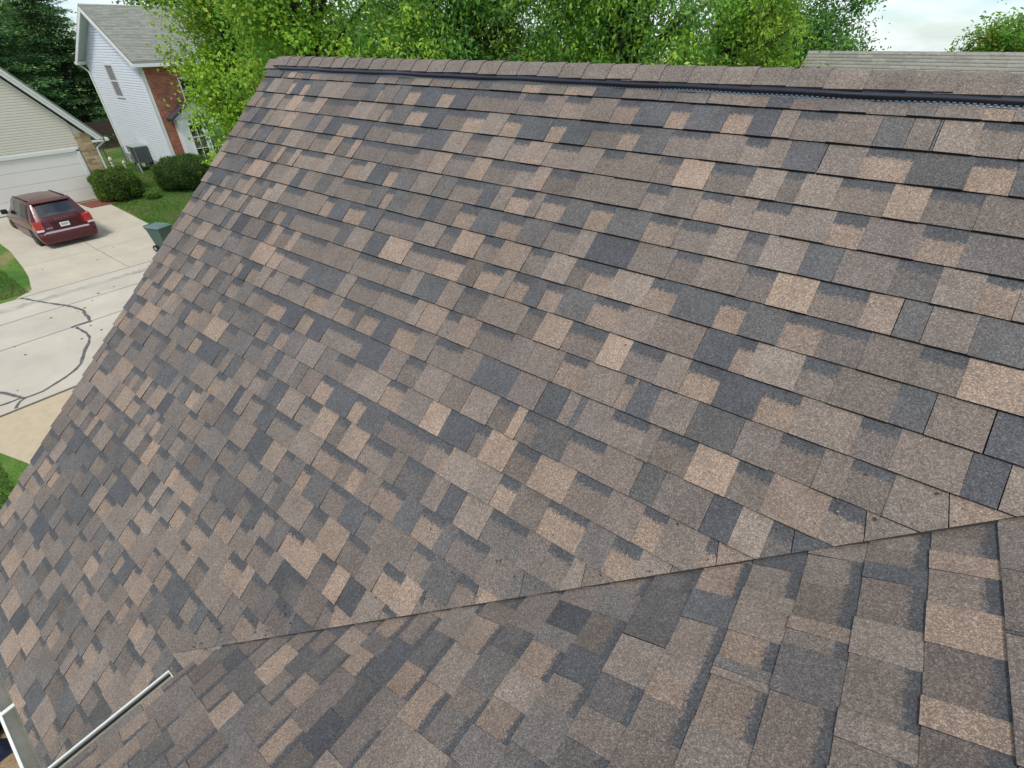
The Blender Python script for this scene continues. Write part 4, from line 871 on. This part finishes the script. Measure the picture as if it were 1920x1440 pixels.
def conifer(label, base, H, Rb, nb, seed):
    r = np.random.default_rng(seed); root = thing('conifer_tree', label, 'tree', base, group='conifers behind the plank fence')
    MB().tube([(0, 0, -.1), (.1, .05, H*.5), (0, 0, H)], [.32, .2, .03], 9).build('trunk', BARK, root, smooth=True)
    bm_ = MB(); C = []; A = []; T = []; S = []
    for i in range(nb):
        k = ((i+.5)/nb)**.9; z = .8+(H-1.2)*k; ln = Rb*(1-k)**.75*r.uniform(.7, 1.15)+.3; a = i*2.4+r.uniform(-.3, .3); dz = -.10*ln+r.uniform(-.15, .25)
        d = np.array([math.cos(a), math.sin(a), 0.]); e = d*ln+np.array([0, 0, z+dz]); bm_.tube([(0, 0, z), tuple(d*ln*.5+np.array([0, 0, z+.05])), tuple(e)], [.05, .03, .01], 4, caps=False)
        ncl = max(3, int(ln*3.2)); tonek = r.uniform(.7, 1.25)
        for j in range(ncl):
            f = .28+.72*(j+r.random())/ncl; c = d*ln*f+np.array([0, 0, z+dz*f*f+.06]); side = np.array([-d[1], d[0], 0])*r.normal()*.28*ln*f; c = c+side
            m = 46; o = r.normal(size=(m, 3))*np.array([.30, .30, .10]); C.append(c+o); A.append(unit(d*1.2+unit(o)*.9+np.array([0, 0, .1]))+r.normal(size=(m, 3))*.25)
            tip = .65+.75*max(0, f-.45); T.append(np.array([(.075, .175, .075), (.11, .24, .085), (.15, .30, .09)])[(r.random(m)*3).astype(int)]*(tonek*tip*r.uniform(.8, 1.2, m))[:, None]); S.append(np.full(m, .26)*r.uniform(.7, 1.2, m))
    bm_.build('branches', BARK, root)
    C = np.concatenate(C); A = np.concatenate(A); T = np.concatenate(T); S = np.concatenate(S); nr = unit(r.normal(size=C.shape)*.5+np.array([0, 0, 1.]))
    leaves('crown', C, A, nr, S, S*.28, T, NEEDLE, root)
conifer('broad dark conifer rising behind the cream garage gable', (-50.5, 9.2, .45), 13.5, 4.2, 120, 41)
conifer('dark conifer beside the white house rear corner', (-51.5, 14.2, .45), 11.0, 3.6, 110, 42)
conifer('tall conifer at the far side of the cream house', (-56, 5.5, .45), 15, 4.5, 110, 43)
def shrub(name, label, base, rad, n, leaf, cols, seed, sq=2.6, group=None):
    r = np.random.default_rng(seed); root = thing(name, label, 'shrub', base, group=group); rad = np.array(rad, float)
    d = unit(r.normal(size=(n, 3))); k = (np.abs(d)**sq).sum(1)**(-1/sq); lump = 1+.06*np.sin(d[:, 0]*7+seed)+.05*np.sin(d[:, 1]*9+d[:, 2]*6)+.04*np.abs(r.normal(size=n))*(r.random(n) < .3)
    C = d*k[:, None]*rad*(lump*(1-.16*r.random(n)**1.5))[:, None]; C[:, 2] += rad[2]*.92; ok = C[:, 2] > .03; C = C[ok]; d = d[ok]; n = len(C)
    tone = np.array(cols)[(r.random(n)*len(cols)).astype(int)]*(r.uniform(.7, 1.3, n)*(1+.25*np.sin(C[:, 0]*6)*np.cos(C[:, 1]*7)))[:, None]
    s = leaf*r.uniform(.6, 1.3, n); leaves('foliage', C, unit(d+r.normal(size=(n, 3))*.7), unit(d*.8+r.normal(size=(n, 3))*.6), s, s*.55, tone, LEAF, root)
    u = np.linspace(0, 1, 9); V = []; Q = []
    for i in range(9):
        for j in range(14):
            a, b = math.pi*u[i], 2*math.pi*j/14; q = np.array([math.sin(a)*math.cos(b), math.sin(a)*math.sin(b), math.cos(a)]); q = q*(np.abs(q)**sq).sum()**(-1/sq)*rad*.84; V.append((q[0], q[1], max(q[2]+rad[2]*.92, .0)))
    for i in range(8):
        for j in range(14): Q.append((i*14+j, i*14+(j+1) % 14, (i+1)*14+(j+1) % 14, (i+1)*14+j))
    fast('stems', np.array(V), np.array(Q), mat('shrub_core', (.010, .016, .006), 1.), root); return root  # one solid near-black volume inside the foliage, not separate stems
shrub('clipped_hedge', 'squarish clipped dark green hedge by the stone corner', (-31.75, 8.75, gz(-31.7)), (.92, .95, .72), 15000, .075, [(.07, .155, .032), (.11, .21, .038), (.20, .27, .045)], 51, 4.)
shrub('round_bush', 'round dark green clipped bush in front of the ornamental grass', (-31.3, 11.95, gz(-31.3)), (1.25, 1.45, .82), 20000, .075, [(.055, .125, .028), (.08, .165, .032), (.12, .20, .038)], 52, 2.5)
shrub('low_plant', 'low light green leafy plant beside the clipped hedge', (-30.6, 9.75, gz(-30.6)), (.34, .34, .18), 900, .12, [(.13, .25, .05), (.16, .28, .06)], 53, 2.)
shrub('dark_shrub', 'dark shrub below the eave gutter', ground_at(-14, 1352), (.34, .30, .3), 3000, .08, [(.012, .016, .012), (.02, .02, .016)], 54, 2.2)
def ornamental(label, base, h, n, seed, spread):
    r = np.random.default_rng(seed); root = thing('ornamental_grass', label, 'grass', base); V = []; Q = []; T = []
    a = r.uniform(0, 2*math.pi, n); le = h*r.uniform(.7, 1.15, n); ou = spread*r.uniform(.2, 1.1, n); w = .012
    for i in range(n):
        d = np.array([math.cos(a[i]), math.sin(a[i]), 0]); s = np.array([-d[1], d[0], 0])*w; b = np.array([r.normal()*.35, r.normal()*.5, 0]); o = len(V); col = np.array([(.08, .15, .035), (.14, .20, .06), (.22, .24, .10)][int(r.random()*3)])*r.uniform(.8, 1.2)
        for k in range(5):
            f = k/4; p = b+d*ou[i]*f**1.6+np.array([0, 0, le[i]*(f-.38*f*f*f)]); ww = s*(1-.8*f); V += [p-ww, p+ww]; T += [col]*2
        for k in range(4): Q.append((o+2*k, o+2*k+1, o+2*k+3, o+2*k+2))
    fast('blades', np.array(V), np.array(Q), BLADE, root, np.array(T))
ornamental('tall arching ornamental grass clump against the brick front', (-32.75, 12.7, .36), 1.9, 900, 61, .8)
ornamental('arching ornamental grass clump below the white bay', (-32.75, 14.0, .36), 1.7, 800, 62, .8)
# lawn blades where the lawn is in view
def blades(areas, n, seed):
    r = np.random.default_rng(seed); V = []; Q = []; T = []; m = 0
    for (x0, x1, y0, y1, cnt) in areas:
        x = r.uniform(x0, x1, cnt); y = r.uniform(y0, y1, cnt); z = np.array([gz(v) for v in x]); h = r.uniform(.04, .09, cnt); a = r.uniform(0, 6.28, cnt); ln = r.normal(size=(cnt, 2))*.03
        w = np.stack([np.cos(a), np.sin(a), 0*a], 1)*.012; P = np.stack([x, y, z], 1); tip = P+np.stack([ln[:, 0], ln[:, 1], h], 1)
        V.append(np.stack([P-w, P+w, tip], 1).reshape(-1, 3)); n1 = np.sin(x*1.3+2)*np.cos(y*1.7)+r.normal(size=cnt)*.5
        col = np.where((n1 > .9)[:, None], np.array([.26, .23, .11]), np.array([.12, .225, .05]))*r.uniform(.7, 1.35, cnt)[:, None]; T.append(np.repeat(col, 3, 0))
    V = np.concatenate(V); T = np.concatenate(T); o = fast('grass_blades', V, np.arange(len(V)).reshape(-1, 3), BLADE, None, T)
    tag(o, 'short mown grass blades across the lawns', 'grass', kind='stuff')
blades([(-31.8, -22.4, 8.0, 14, 42000), (-28.4, -22.3, -2, 2.35, 26000), (-12.9, -8.5, -5, -.6, 30000), (-40, -31.5, 9.6, 12.4, 14000)], 0, 71)
# fallen leaves on the street
r_ = np.random.default_rng(72); nlf = 26; C = np.stack([r_.uniform(-25, -15, nlf), r_.uniform(.2, 6, nlf), np.full(nlf, .03)], 1)
lf = leaves('fallen_leaves', C, unit(r_.normal(size=(nlf, 3))*[1, 1, .1]), np.tile([0, 0, 1.], (nlf, 1)), r_.uniform(.06, .12, nlf), r_.uniform(.03, .06, nlf), np.tile([.10, .085, .05], (nlf, 1)), LEAF, None); tag(lf, 'scattered dry leaves lying on the concrete', 'leaves', kind='stuff')
# blue cloth on the bed under the eave
cl = thing('folded_tarp', 'dark blue crumpled cloth lying on the ground under the eave', 'tarp', ground_at(-4, 1416))
V = []; Q = []; nn = 16; rt_ = np.random.default_rng(73)
for i in range(nn+1):
    for j in range(nn+1):
        u, v = i/nn-.5, j/nn-.5; k = max(0, 1-(2*u)**4)*max(0, 1-(2*v)**4); V.append((u*.24, v*.28, .02+k*(.16+.05*math.sin(u*18+v*7)+.03*math.sin(v*26)+.01*rt_.normal())))
for i in range(nn):
    for j in range(nn): Q.append((i*(nn+1)+j, (i+1)*(nn+1)+j, (i+1)*(nn+1)+j+1, i*(nn+1)+j+1))
ob = fast('cloth', np.array(V), np.array(Q), mat('navy_cloth', (.010, .022, .070), .7, noise=.3, nscale=12), cl)

# grit and bits of debris caught on the shingles
rd = np.random.default_rng(81); C = []; T = []; SZ = []
for k in range(90):
    if k < 62: x = rd.uniform(-2.0, .5); t = V_0+V_SL*x-.03-abs(rd.normal())*.05
    else: x = rd.uniform(-4.2, .4); t = rd.uniform(.2, 3.2); t = min(t, V_0+V_SL*x-.1)
    t = (math.floor(t/EXP)+rd.uniform(.03, .3))*EXP if k % 3 else t
    if t < .12 or t > V_0+V_SL*x-.02: continue
    C.append(MAIN.pt(x, t, .012)); w = rd.random(); T.append((.55, .53, .48) if (k >= 62 and w < .3) else ((.10, .075, .05) if w < .7 else (.20, .17, .12))); SZ.append(rd.uniform(.005, .012))
C = np.array(C); m = len(C); SZ = np.array(SZ)
db = leaves('roof_debris', C, unit(rd.normal(size=(m, 3))*[1, 1, .2]), np.tile(MAIN.n, (m, 1))+rd.normal(size=(m, 3))*.2, SZ*1.5, SZ*.8, np.array(T), LEAF, None)
tag(db, 'tiny grit and leaf bits lying on the brown shingles', 'debris', kind='stuff')
